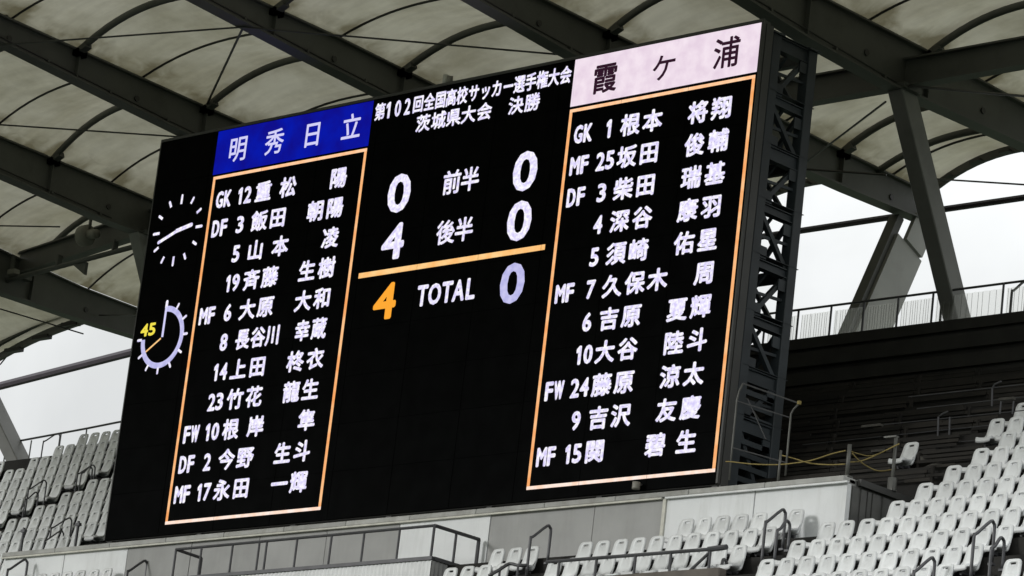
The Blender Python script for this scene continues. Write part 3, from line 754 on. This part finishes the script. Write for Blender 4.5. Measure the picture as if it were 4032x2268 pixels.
# corrugated exit box with railing
vb = thing('corrugated_exit_box', (0, -2.2, -3), 'white corrugated box of a stair exit with a dark railing on top', 'exit box')
FX0, FX1, FY, BYY = -3.45, 3.93, -2.19, -.86
b = MB(); x = FX0; k = 0; vs = []; n_ = int((FX1-FX0)/.06)
for i in range(n_+1):
    xx = FX0+(FX1-FX0)*i/n_; yy_ = FY-(.02 if (i//1) % 2 else 0)
    vs += [(xx, yy_, -3.6), (xx, yy_, -1.99)]
b.add(vs, [(2*i, 2*i+2, 2*i+3, 2*i+1) for i in range(n_)])
b.build('corrugated_sheet', M['corr'], vb)
b = MB(); vs = []; n2 = 22
for i in range(n2+1):
    y_ = FY+(BYY-FY)*i/n2; xx = FX1+(.02 if i % 2 else 0); vs += [(xx, y_, -3.6), (xx, y_, -1.99)]
b.add(vs, [(2*i, 2*i+2, 2*i+3, 2*i+1) for i in range(n2)]); b.build('side_sheet', M['panel_grey'], vb)
b = MB(); b.box(FX0-.8, FX1+.03, FY-.05, FY+.02, -1.985, -1.91); b.build('edge_beam', M['rail'], vb)
b = MB(); b.box(FX1-.02, FX1+.05, FY+.02, BYY, -1.985, -1.91); b.build('edge_beam', M['rail'], vb)
b = MB(); b.box(FX0+.02, FX1-.02, FY+.03, BYY, -2.02, -1.99); b.build('roof', M['deck'], vb)
b = MB(); b.tube([(-4.30, FY, -1.27), (FX1-.05, FY, -1.25)], .032, 8); b.build('top_rail', M['rail'], vb)
b = MB(); b.tube([(FX1-.05, FY, -1.25), (FX1-.03, BYY-.02, -1.25)], .040, 8); b.build('top_rail', M['rail'], vb)
b = MB(); b.tube([(-4.30, FY, -1.27), (-4.40, -1.35, -1.27)], .036, 8); b.build('top_rail', M['rail'], vb)
zp = S_(640, 1850, 3.466)
for px in (530, 950, 1310, 1412, 1820, 2285):
    x = atY(*zp(px, 1100), FY).x
    b = MB(); b.tube([(x, FY, -1.26), (x, FY, -1.95)], .026, 6); b.build('railing_post', M['rail'], vb)
for px in (175, 440):
    x = atY(1344+px/1.9167, 1512+1120/1.9167, FY).x
    b = MB(); b.tube([(x, FY, -1.26), (x, FY, -1.95)], .026, 6); b.build('railing_post', M['rail'], vb)
b = MB(); b.tube([(FX1-.05, FY, -1.25), (FX1-.05, FY, -1.95)], .03, 6); b.build('railing_post', M['rail'], vb)
for yq in (-1.55, BYY-.02):
    b = MB(); b.tube([(FX1-.04, yq, -1.25), (FX1-.04, yq, -1.95 if yq < -1 else -2.1)], .03 if yq < -1 else .042, 6); b.build('railing_post', M['rail'], vb)
b = MB(); b.tube([(-4.30, FY, -1.27), (-4.30, FY, -2.6)], .028, 6); b.build('railing_post', M['rail'], vb)
b = MB(); b.tube([(-4.40, -1.35, -1.27), (-4.40, -1.35, -2.6)], .04, 6); b.build('railing_post', M['rail'], vb)

# bench rows on the dark terrace, shade put into their colour
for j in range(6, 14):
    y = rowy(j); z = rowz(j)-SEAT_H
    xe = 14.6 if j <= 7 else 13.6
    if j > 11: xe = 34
    t = thing('bench_row', (9.8, y, z), 'slatted bench coloured dark for shade on the terrace, '+ORD[j-5]+' row above the ropes', 'bench', 'dark benches on the shaded terrace')
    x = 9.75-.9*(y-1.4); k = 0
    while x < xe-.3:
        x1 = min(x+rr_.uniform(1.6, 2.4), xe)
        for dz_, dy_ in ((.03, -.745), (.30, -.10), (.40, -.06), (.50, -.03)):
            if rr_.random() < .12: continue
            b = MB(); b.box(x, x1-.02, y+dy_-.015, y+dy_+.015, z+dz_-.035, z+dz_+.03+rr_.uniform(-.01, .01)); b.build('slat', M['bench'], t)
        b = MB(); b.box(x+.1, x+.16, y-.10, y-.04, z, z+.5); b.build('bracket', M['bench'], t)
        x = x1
# rails on the dark terrace behind the platform
dr = thing('terrace_rail', (12, 3, 0), 'faint grey two-rail fence with bent posts on the dark terrace right of the tower', 'fence')
for p, q in (((-60, 760), (2150, 528)), ((700, 540), (2576, 350)), ((1560, 745), (2080, 700)), ((1300, 330), (2576, 190)), ((1200, 190), (2576, 40))):
    b = MB(); b.tube([z6(*p, 3.0), z6(*q, 3.0)], .011, 5); b.build('wire_rail', M['rail'], dr)
for xx in (1555, 1690, 2300, 2450):
    y0_ = 430 if xx < 2000 else 240
    b = MB(); pts = [z6(xx-15, y0_+450 if xx < 2000 else y0_+150, 3.0), z6(xx, y0_, 3.0)]
    if xx == 1555: pts += [z6(xx+50, y0_-40, 3.0), z6(xx+110, y0_-65, 3.0)]
    b.tube(pts, .020, 6); b.build('bent_post', M['rail'], dr)
b = MB(); b.tube([z6(2190, 300, 3.0), z6(2195, 90, 3.0), z6(2225, 40, 3.0), z6(2300, 5, 3.0)], .02, 6); b.build('bent_post', M['rail'], dr)
for (px, sx, sz, lb, mm_) in (((1180, 1235), .40, .24, 'crumpled grey sheet bundle at the foot of the flared post', 'sack'), ((750, 1180), .3, .14, 'small pale bundle behind the platform edge', 'sack'),
        ((930, 1120), .55, .30, 'grey rounded bundle beside the rope post', 'sack'), ((1240, 1170), .25, .3, 'leaning grey bundle under the single seat', 'sack'),
        ((1400, 960), .40, .26, 'dark grey bundle right of the single seat', 'sack'), ((1560, 1050), .5, .26, 'dusty grey bundle between single seat and seat rows', 'sack')):
    p = z6(*px, 2.3); b = MB(); rr = random.Random(int(px[0]))
    n1, n2 = 10, 7
    for i in range(n2+1):
        th = math.pi*i/n2
        for k in range(n1):
            a_ = 2*math.pi*k/n1; f_ = 1+rr.uniform(-.18, .18)
            b.v.append((p.x+sx/2*math.sin(th)*math.cos(a_)*f_, p.y+sx/2*math.sin(th)*math.sin(a_)*f_, p.z+sz/2*math.cos(th)*f_))
    for i in range(n2):
        for k in range(n1): b.f.append((i*n1+k, i*n1+(k+1) % n1, (i+1)*n1+(k+1) % n1, (i+1)*n1+k))
    o = b.build('sheet_bundle', M[mm_], None, True); tag(o, lb, 'bundle', 'bundles on the dark terrace')
for px, wd, lb in (((1790, 888), .42, 'pale board lying on the dark terrace left of the seat rows'), ((770, 532), .5, 'pale thin board on the dark terrace above the ropes'), ((2370, 212), .35, 'pale thin board high on the dark terrace'), ((850, 830), .35, 'grey board behind the ropes')):
    p = z6(*px, 2.6); b = MB(); b.box(p.x-wd/2, p.x+wd/2, p.y-.05, p.y+.05, p.z-.03, p.z+.02); o = b.build('loose_board', M['pole'] if px[0] == 1790 else M['sack'], None); tag(o, lb, 'board', 'loose boards')

# ---------------------------------------------------------------- rim fence
rf = thing('rim_fence', (6, 8.1, 5.4), 'white translucent ribbed fence with dark posts on the rim right of the tower', 'fence')
b = MB(); b.tube([(-2, 8.1, 6.18), (3.0, 8.1, 6.185), (9, 8.1, 6.17), (30, 8.1, 6.10)], .028, 6); b.build('top_rail', M['rail'], rf)
xp = [atY(*z5(px, 850), 8.1).x for px in (885, 1130, 1375, 1630, 1890, 2415)]
xs = sorted(xp+[xp[0]-1.0, xp[-1]+1.3])
for x in xs:
    b = MB(); b.tube([(x, 8.08, 5.38), (x, 8.08, 6.17)], .026, 6); b.build('fence_post', M['rail'], rf)
for i in range(len(xs)-1):
    b = MB(); n_ = 14; vs = []
    for k in range(n_+1):
        xx = xs[i]+.04+(xs[i+1]-xs[i]-.08)*k/n_
        vs += [(xx, 8.16+(.03 if k % 2 else 0), 5.40), (xx, 8.16+(.03 if k % 2 else 0), 6.08)]
    b.add(vs, [(2*k, 2*k+2, 2*k+3, 2*k+1) for k in range(n_)])
    b.build('fence_panel', M['pale_fence'], rf)
    b = MB(); rr = random.Random(i)
    for k in range(12):
        xx = xs[i]+.08+(xs[i+1]-xs[i]-.16)*(k+rr.uniform(-.2, .2))/11
        b.tube([(xx, 8.14, 5.41), (xx+rr.uniform(-.01, .01), 8.14, 6.05)], .005, 4)
    b.build('fence_ribs', M['railpale'], rf)
rl = thing('rim_railing', (-23, 10.4, 5), 'thin dark railing against the sky above the left seats', 'railing')
pl = [atY(*zt(*p), y) for p, y in (((-400, 850), 10.9), ((340, 710), 10.6), ((1240, 545), 10.35), ((1780, 445), 10.25), ((2330, 335), 10.0), ((2700, 265), 9.9))]
b = MB(); b.tube(pl, .03, 6); b.build('top_rail', M['rail'], rl)
for px in ((640, 690), (1240, 560), (1760, 470), (130, 760)):
    p = atY(*zt(*px), 10.4); b = MB(); b.tube([p, (p.x, p.y, p.z-1.2)], .022, 6); b.build('railing_post', M['railpale'], rl)

# ---------------------------------------------------------------- roof
GX = {'y': -32.2, 'z': -25.4, 'a': -18.4, 'b': -11.25, 'c': -4.1, 'd': 2.6, 'e': 8.5, 'f': 14.6, 'g': 20.8}
# node (y, z) tables: lower and upper chord, inner tip to outer tip
PRO = {
 'b': ([(-34, 13.4), (-3.9, 11.13), (-.7, 10.88), (2.1, 10.68), (6.4, 10.36), (10.5, 10.36), (14.6, 10.42)], [(-34, 13.7), (-4.2, 11.83), (2.3, 11.59), (6.4, 11.45), (14.6, 11.15)]),
 'c': ([(-34, 13.3), (-4, 11.06), (-.8, 10.82), (2.1, 10.64), (6.5, 10.33), (10.5, 10.33), (14.5, 10.4)], [(-34, 13.6), (-4, 11.68), (.4, 11.58), (3.5, 11.43), (14.5, 11.1)]),
 'd': ([(-34, 13.1), (-1.9, 10.70), (1, 10.46), (6.4, 10.17), (11.3, 10.2), (14.4, 10.28)], [(-34, 13.4), (-1.9, 11.47), (3.4, 11.35), (10.2, 11.11), (14.4, 11.02)]),
 'e': ([(-34, 13.1), (.4, 10.47), (2.5, 10.27), (5.35, 10.13), (10.5, 10.24), (14.4, 10.32)], [(-34, 13.4), (-1, 11.45), (3, 11.36), (6.3, 11.33), (10.3, 11.21), (14.4, 11.12)]),
 'a': ([(-34, 13.3), (1.85, 10.50), (5.2, 10.32), (7.0, 10.30), (11, 10.25), (15.2, 10.25)], [(-34, 13.6), (1.65, 11.51), (4.4, 11.43), (6.2, 11.37), (15.2, 11.0)]),
 'z': ([(-34, 13.2), (5, 9.75), (7.6, 9.64), (10.7, 9.65), (12.7, 9.70), (16.4, 9.9)], [(-34, 13.5), (5, 11.1), (8.1, 10.80), (10.4, 10.61), (12.7, 10.55), (16.4, 10.5)]),
}
PRO['f'] = PRO['e']; PRO['g'] = PRO['e']; PRO['y'] = ([(-34, 13.2), (5, 9.5), (11, 9.3)], [(-34, 13.5), (5, 10.9), (11, 10.2)])
def itp(tb, y):
    if y <= tb[0][0]: return tb[0][1]
    for (a, za), (c, zc) in zip(tb, tb[1:]):
        if y <= c: return za+(zc-za)*(y-a)/(c-a)
    return tb[-1][1]
order = ['y', 'z', 'a', 'b', 'c', 'd', 'e', 'f', 'g']
descr = {'y': 'roof girder beyond the left picture edge', 'z': 'lowest left roof girder, its end over the sky gap', 'a': 'roof girder meeting the ring beam left of the clock',
 'b': 'roof girder running from the top left corner towards the blue header', 'c': 'roof girder running down to the tournament title text', 'd': 'roof girder running down to the left end of the pinkish header',
 'e': 'roof girder joining the big slanted column, above the lattice tower', 'f': 'roof girder at the upper right corner', 'g': 'roof girder beyond the right picture edge'}
girders = {}
for k in order:
    x = GX[k]; lo, up = PRO[k]
    ys = sorted(set([p[0] for p in lo]+[p[0] for p in up]))
    t = thing('roof_girder', (x, ys[0], 11), 'dark steel '+descr[k], 'girder', 'roof girders')
    girders[k] = t
    def loft(hw, zf0, zf1, nm):
        b = MB(); vs = []
        for y in ys:
            z0, z1 = zf0(y), zf1(y)
            vs += [(x-hw, y, z0), (x+hw, y, z0), (x+hw, y, z1), (x-hw, y, z1)]
        fs = []
        for i in range(len(ys)-1):
            for q in range(4): fs.append((4*i+q, 4*i+(q+1) % 4, 4*i+4+(q+1) % 4, 4*i+4+q))
        fs += [(3, 2, 1, 0), tuple(4*(len(ys)-1)+q for q in range(4))]
        b.add(vs, fs); return b.build(nm, M['steel'], t)
    loft(.045, lambda y: itp(lo, y)+.055, lambda y: itp(up, y)-.045, 'web')
    loft(.21, lambda y: itp(lo, y), lambda y: itp(lo, y)+.05, 'bottom_flange')
    loft(.17, lambda y: itp(up, y)-.045, lambda y: itp(up, y), 'top_flange')
    for yv in (-5.9, -3.8, -1.7, .3, 2.5, 4.6, 6.7, 8.8, 10.9, 12.9):
        if yv < ys[0]+1 or yv > ys[-1]-.5: continue
        yv2 = yv+ (.9 if k in 'a' else (1.9 if k in 'zy' else 0))
        b = MB(); z0 = itp(lo, yv2)+.06; z1 = itp(up, yv2)-.05
        if yv in (-5.9, -1.7, 2.5, 6.7, 10.9):
            b.box(x+.047, x+.17, yv2-.012, yv2+.012, z0, z1); b.build('stiffener', M['steel'], t)
        else:  # raised disc, its dark colour standing in for a round web hole
            zc = (z0+z1)/2-.12; vs = []
            for q in range(10): vs.append((x+.048+.03, yv2+.075*math.cos(q*.6283), zc+.075*math.sin(q*.6283)))
            for q in range(10): vs.append((x+.046, yv2+.075*math.cos(q*.6283), zc+.075*math.sin(q*.6283)))
            b.add(vs, [tuple(range(10))]+[(q, (q+1) % 10, 10+(q+1) % 10, 10+q) for q in range(10)]); b.build('web_hole_disc', M['cable'], t)
for k in 'abcde':
    x = GX[k]; t = girders[k]; lo = PRO[k][0]
    ys_ = [-20, -8, 0, 5.6]
    b = MB(); b.tube([(x+.13, y_, itp(lo, y_)+.13) for y_ in ys_], .022, 6); b.build('conduit', M['cable'], t)
    for y_ in (-4.9, -2.6, -.6, 1.3, 3.5, 5.2):
        b = MB(); b.box(x+.046, x+.16, y_-.03, y_+.03, itp(lo, y_)+.09, itp(lo, y_)+.17); b.build('clip', M['steel'], t)
def ysh(k): return {'a': .9, 'z': 1.9, 'y': 3.2}.get(k, 0)

# arches and membrane bays
AY = [-31.1, -26.9, -22.7, -18.5, -14.3, -10.1, -5.9, -1.7, 2.5, 6.7, 10.9]  # unseen inner reach of the roof lengthened to shade the upper rows
bayname = ['far left bay', 'left bay', 'second bay from the left', 'bay above the blue header', 'bay above the title', 'bay above the pink-white header', 'bay at the upper right', 'bay beyond the right edge']
for bi in range(len(order)-1):
    ka, kb = order[bi], order[bi+1]
    xa_, xb_ = GX[ka]+.0, GX[kb]-.0
    def top(t, yb):
        ya = yb+ysh(ka); yc = yb+ysh(kb)
        za = itp(PRO[ka][1], ya)+.02; zb = itp(PRO[kb][1], yc)+.02
        return Vector((xa_+(xb_-xa_)*t, ya+(yc-ya)*t, za+(zb-za)*t))
    rise = .92 if (xb_-xa_) > 6.8 else .80
    yend = 14.3 if bi else 9.3
    def height(yb):
        # saddle: full rise on the arches, less between them; scalloped outer edge
        if yb >= 10.9: f = 1-.25*math.sin(math.pi*min(1, (yb-10.9)/(yend-10.9)))
        else:
            ph = ((yb-AY[0]) % 4.2)/4.2; f = 1-.38*math.sin(math.pi*ph)
        return rise*f
    def surf(t, yb, extra=0):
        p = top(t, yb); u = abs(2*t-1); p.z += height(yb)*(1-u**2.3)+extra
        if bi == 0 and yb > 4: q_ = (yb-4)/5.3; p.z -= q_*(.75+.45*(1-u**2.3))
        return p
    mb = MB(); nx_, ny_ = 18, 130
    ev = []
    for j in range(ny_+1):
        yb = -33.5+(yend+33.5)*j/ny_
        for i in range(nx_+1):
            t = i/nx_; p = surf(t, yb, .05)
            mb.v.append(tuple(p))
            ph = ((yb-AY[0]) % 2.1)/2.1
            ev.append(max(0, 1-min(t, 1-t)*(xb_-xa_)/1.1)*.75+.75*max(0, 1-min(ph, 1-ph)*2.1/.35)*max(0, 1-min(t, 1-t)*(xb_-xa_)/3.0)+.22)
    for j in range(ny_):
        for i in range(nx_): mb.f.append((j*(nx_+1)+i, j*(nx_+1)+i+1, (j+1)*(nx_+1)+i+1, (j+1)*(nx_+1)+i))
    me_t = thing('roof_membrane', (xa_, 0, 12), 'stained pale fabric roof membrane, '+bayname[bi], 'roof membrane', 'roof membrane bays')
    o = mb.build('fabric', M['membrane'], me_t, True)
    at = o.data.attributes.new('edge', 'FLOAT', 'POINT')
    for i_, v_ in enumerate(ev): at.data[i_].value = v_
    # thick arches on the girders
    for ay in AY:
        if bi == 0 and ay > 9: continue
        t_ = thing('roof_arch', tuple(top(0, ay)), 'dark curved steel arch under the membrane, '+{-31.1: 'added unseen innermost', -26.9: 'second', -22.7: 'third', -18.5: 'fourth', -14.3: 'fifth', -10.1: 'sixth', -5.9: 'seventh', -1.7: 'eighth', 2.5: 'ninth', 6.7: 'tenth', 10.9: 'outermost'}[ay]+' of the '+bayname[bi], 'arch', 'roof arches')
        pts = [surf(i/20, ay, -.09) for i in range(21)]
        b = MB(); b.tube(pts, .075, 8, rw=.10); b.build('curved_bar', M['steel'], t_, True)
        for t0, sg in ((0, 1), (1, -1)):
            p = top(t0, ay); b = MB(); b.bar(p+Vector((-.02*sg, 0, -.12)), p+Vector((.42*sg, 0, .06)), .20, .14); b.build('shoe', M['steel'], t_)
            b = MB(); b.box(p.x-.22, p.x+.22, p.y-.16, p.y+.16, p.z-.20, p.z-.03); b.build('node_plate', M['cable'], t_)
    for ay in AY[:-1]+[10.8]:
        if bi or ay < 6:
            b = MB(); b.tube([surf(i/16, ay+2.1, .02) for i in range(17)], .03, 6); b.build('seam_cable', M['cable'], me_t)
    if bi == 0:
        t_ = thing('edge_arch', (-26, 11, 9.8), 'dark edge beam of the roof above the left sky gap', 'arch', 'edge arches')
        for dz_, hh, dy_, nm_ in ((-.02, .20, 0, 'edge_beam'), (.28, .14, -.2, 'inner_bar'), (-.16, .10, -.1, 'lower_bar')):
            P0, P1 = Vector((-25.45, 10.95+dy_, 9.88+dz_)), Vector((-32.1, 12.2+dy_, 9.25+dz_)); b = MB()
            for i in range(8):
                a_, c_ = i/8, (i+1)/8
                b.bar(P0.lerp(P1, a_)+Vector((0, 0, .16*math.sin(math.pi*a_))), P0.lerp(P1, c_)+Vector((0, 0, .16*math.sin(math.pi*c_))), .10, hh)
            b.build(nm_, M['steel'], t_)
        for i in (1, 3, 5):
            p = Vector((-25.45, 10.8, 9.75)).lerp(Vector((-32.1, 12.0, 9.15)), i/8); b = MB(); b.box(p.x-.35, p.x+.35, p.y-.1, p.y+.1, p.z, p.z+.12); b.build('clamp_plate', M['cable'], t_)
        continue
    # edge arch at the outer rim
    t_ = thing('edge_arch', tuple(top(0, yend)), 'dark flat edge arch at the outer rim of the '+bayname[bi], 'arch', 'edge arches')
    pts = [surf(i/20, yend-.05, -.04) for i in range(21)]
    b = MB()
    for i in range(20): b.bar(pts[i], pts[i+1], .10, .22)
    b.build('edge_beam', M['steel'], t_)
    for i in (2, 5, 8, 11, 14, 17):
        p = (pts[i]+pts[i+1])/2; b = MB(); b.bar(pts[i]+Vector((0, -.16, -.10)), pts[i+1]+Vector((0, -.16, -.10)), .16, .07); b.build('clamp_plate', M['cable'], t_)
    pts = [surf(i/20, 12.3, -.10) for i in range(21)]
    b = MB(); b.tube(pts, .06, 8, rw=.1); b.build('inner_bar', M['steel'], t_, True)

# ring beam
rb = thing('ring_beam', (-5, 6, 10.3), 'deep horizontal steel ring beam joining the roof girders behind the score board', 'beam')
ny = {'y': 9.8, 'z': 8.1, 'a': 7.0, 'b': 6.4, 'c': 6.0, 'd': 6.0, 'e': 6.0, 'f': 6.0, 'g': 6.0}
nz = {'y': 9.9, 'z': 10.32, 'a': 10.40, 'b': 10.4, 'c': 10.36, 'd': 10.30, 'e': 10.27, 'f': 10.25, 'g': 10.22}
for ka, kb in zip(order, order[1:]):
    A = Vector((GX[ka]+.05, ny[ka], nz[ka])); B = Vector((GX[kb]-.05, ny[kb], nz[kb]))
    b = MB(); b.bar(A+Vector((0, 0, .33)), B+Vector((0, 0, .33)), .06, .58); b.build('web', M['steel'], rb)
    for dz_ in (.02, .64):
        b = MB(); b.bar(A+Vector((0, 0, dz_)), B+Vector((0, 0, dz_)), .30, .045); b.build('flange', M['steel'], rb)
A = Vector((GX['z']-2, ny['z']-.1, nz['z']-.25)); B = Vector((GX['a']+.4, ny['a']-.1, nz['a']-.28))
cp = thing('conduit', tuple(A), 'dark conduit pipe slung under the ring beam at the left', 'pipe')
b = MB(); b.tube([A, B], .075, 8); b.build('pipe', M['steel'], cp, True)
for t in (.2, .5, .8):
    p = A.lerp(B, t); b = MB(); b.box(p.x-.04, p.x+.04, p.y-.08, p.y+.08, p.z-.02, p.z+.34); b.build('hanger', M['steel'], cp)
p = A.lerp(B, .62); b = MB(); b.add([(p.x-.35, p.y, p.z-.05), (p.x+.25, p.y, p.z-.05), (p.x+.25, p.y, p.z-.42), (p.x-.35, p.y+.1, p.z-.05), (p.x+.25, p.y+.1, p.z-.05), (p.x+.25, p.y+.1, p.z-.42)], [(0, 1, 2), (5, 4, 3), (0, 3, 4, 1), (1, 4, 5, 2), (2, 5, 3, 0)]); b.build('gusset', M['steel'], cp)
# floodlight / loudspeaker
p = atY(350, 925, 6.7)
fl = thing('floodlight', tuple(p), 'round grey floodlight hung under the ring beam left of the clock', 'lamp')
b = MB(); b.tube([p+Vector((-.30, 0, 0)), p+Vector((-.26, 0, 0)), p+Vector((-.02, 0, 0))], .26, 14, rw=.30); b.build('housing', M['lamp'], fl, True)
b = MB(); b.tube([p+Vector((0, 0, .02)), p+Vector((.16, 0, .0)), p+Vector((.34, 0, .0))], .13, 10); b.build('ballast', M['lamp'], fl, True)
b = MB(); b.box(p.x-.05, p.x+.02, p.y-.03, p.y+.03, p.z+.2, p.z+.50); b.build('yoke', M['steel'], fl)
p = atY(55, 1070, 7.6)
fl = thing('floodlight', tuple(p), 'small dark bracket lamp under the ring beam at the left edge', 'lamp')
b = MB(); b.box(p.x-.18, p.x+.14, p.y-.1, p.y+.1, p.z-.08, p.z+.06); b.build('housing', M['lamp'], fl)
b = MB(); b.box(p.x-.16, p.x-.09, p.y-.05, p.y+.05, p.z+.06, p.z+.45); b.build('yoke', M['steel'], fl)

# legs
def leg(name, top_, bot, wx, wy, label, taper=1.0, nm='box_column'):
    t = thing(name, tuple(bot), label, 'column', 'slanted roof columns')
    b = MB(); T = Vector(top_); Bm = Vector(bot)
    vs = []
    for p, s in ((Bm, 1), (T, taper)):
        for i, j in ((-1, -1), (1, -1), (1, 1), (-1, 1)): vs.append((p.x+i*wx/2*s, p.y+j*wy/2*s, p.z))
    b.add(vs, [(0, 3, 2, 1), (4, 5, 6, 7), (0, 1, 5, 4), (1, 2, 6, 5), (2, 3, 7, 6), (3, 0, 4, 7)])
    o = b.build(nm, M['steel_leg'], t); bevel(o, .02)
    b = MB(); b.box(Bm.x-wx*.8, Bm.x+wx*.8, Bm.y-wy*.8, Bm.y+wy*.8, Bm.z-.03, Bm.z+.04); b.build('base_plate', M['steel'], t)
    return t
leg('support_column', (8.5, 6.0, 10.15), (8.5, 8.72, 5.42), .42, .56, 'big slanted box leg under the roof joint right of the lattice tower')
leg('support_column', (-18.4, 6.75, 10.35), (-18.4, 9.6, 5.0), .42, .56, 'slanted box leg partly hidden by the left edge of the score board')
leg('support_column', (-4.1, 6.0, 10.3), (-4.1, 8.75, 4.6), .42, .56, 'slanted box leg hidden behind the score board')
leg('support_column', (-30.6, 9.9, 9.9), (-26.55, 10.45, 4.95), .55, .60, 'slanted leg at the left picture edge below the sky gap')
def ringnode(k):
    x, y, z = GX[k], ny[k], nz[k]
    t = girders[k]
    b = MB(); b.box(x-.30, x+.30, y-.32, y+.32, z-.10, z+.02); b.build('node_block', M['steel'], t)
for k in 'zabcdef': ringnode(k)
# outer strut on girder d, two plates with a gap at the top
os_ = thing('outer_strut', (2.6, 12.1, 5.5), 'wide forked steel strut leaning outward behind the rim fence', 'strut')
T0, B0 = Vector((2.6, 13.75, 10.25)), Vector((2.6, 11.6, 5.4))
d_ = (T0-B0)
b = MB(); a0 = B0+Vector((-.15, -.30, 0)); b.bar(a0, a0+d_*.985, .30, .22, (0, 1, 0)); b.build('front_plate', M['steel'], os_)
b = MB(); a0 = B0+Vector((.02, .32, 0)); b.bar(a0, a0+d_*.84, .16, 1.06, (0, 1, 0)); b.build('side_plate', M['strut'], os_)
b = MB(); b.bar(B0+Vector((.10, .42, 0))+d_*.84, B0+Vector((.10, .42, 0))+d_*1.0, .12, .72, (0, 1, 0)); b.build('head_plate', M['strut'], os_)
# outer tie beam
tb = thing('tie_beam', (0, 14.3, 10.6), 'dark purple horizontal tube outside the roof edge, crossing the sky', 'beam')
b = MB(); b.tube([(-12, 14.4, 10.6), (3, 14.4, 10.60), (24, 14.4, 10.50)], .085, 8, rw=.085); b.build('tube', M['purple'], tb)
L0 = atY(0, 1520, 15.2); L1 = atY(517, 1388, 14.6)
b = MB(); b.tube([L0+(L0-L1)*.5, L0, L1, L1+(L1-L0)*.3], .115, 8, rw=.14); b.build('tube', M['purple'], tb)

# bracing cables
def cable(A, B, label, r=.022):
    b = MB(); b.tube([A, B], r, 6); o = b.build('cable', M['cable'], None); tag(o, label, 'cable', 'roof bracing cables')
k_ = 4032/2576
def low(k, y): return Vector((GX[k], y, itp(PRO[k][0], y)-.02))
def V3(x, y, X): return atX(x*k_, y*k_, X)
nb, nc, nd = V3(0, 113, GX['b']), V3(612, 68, GX['c']), V3(1440, 140, GX['d'])
nb2 = V3(463, 345, GX['b']); ne = V3(2270, 215, GX['e'])
cable(nb, nc, 'thin bracing cable between the two girders at the upper left')
cable(nc, nd, 'thin bracing cable from the second girder to the one above the pink-white header')
cable(V3(519, 266, GX['b']), nc, 'short steep bracing cable above the blue header', .03)
cable(nb2, V3(-40, 311, GX['a']), 'thin bracing cable ending above the top left corner of the board')
cable(V3(15, 30, GX['b']), V3(28, 112, GX['b']), 'short dark hanger at the top left corner', .04)
cable(ne, V3(2600, 244, GX['f']), 'thin bracing cable running right from the big leg joint', .03)
cable(ne, V3(1985, 195, GX['d']+.2), 'bracing cable along the ring beam right of the tower')
cable(V3(2228, 256, GX['e']), V3(2005, 425, GX['d']+.3), 'slanting bracing cable between tower and big leg', .026)
cable(V3(2010, 425, GX['d']+.2), V3(2230, 440, GX['d']+2.2), 'nearly level cable across the lower girder right of the tower', .03)
cable(V3(2350, 450, 6), V3(2600, 466, 10), 'thin cable across the sky right of the big leg')
cable(atY(0, 1436, 12), atY(135, 1270, 12), 'thin slanting cable across the left sky gap')
cable(V3(210, 855-15, -25), V3(0, 780-3+0, -27), 'thin cable under the left roof end')
cable(atY(0, 889, 6.5), atY(235, 893, 6.0), 'level cable above the left ring beam')
cable(V3(250, 793, -25.3), V3(345, 793, -22), 'level cable across the lowest left girder')
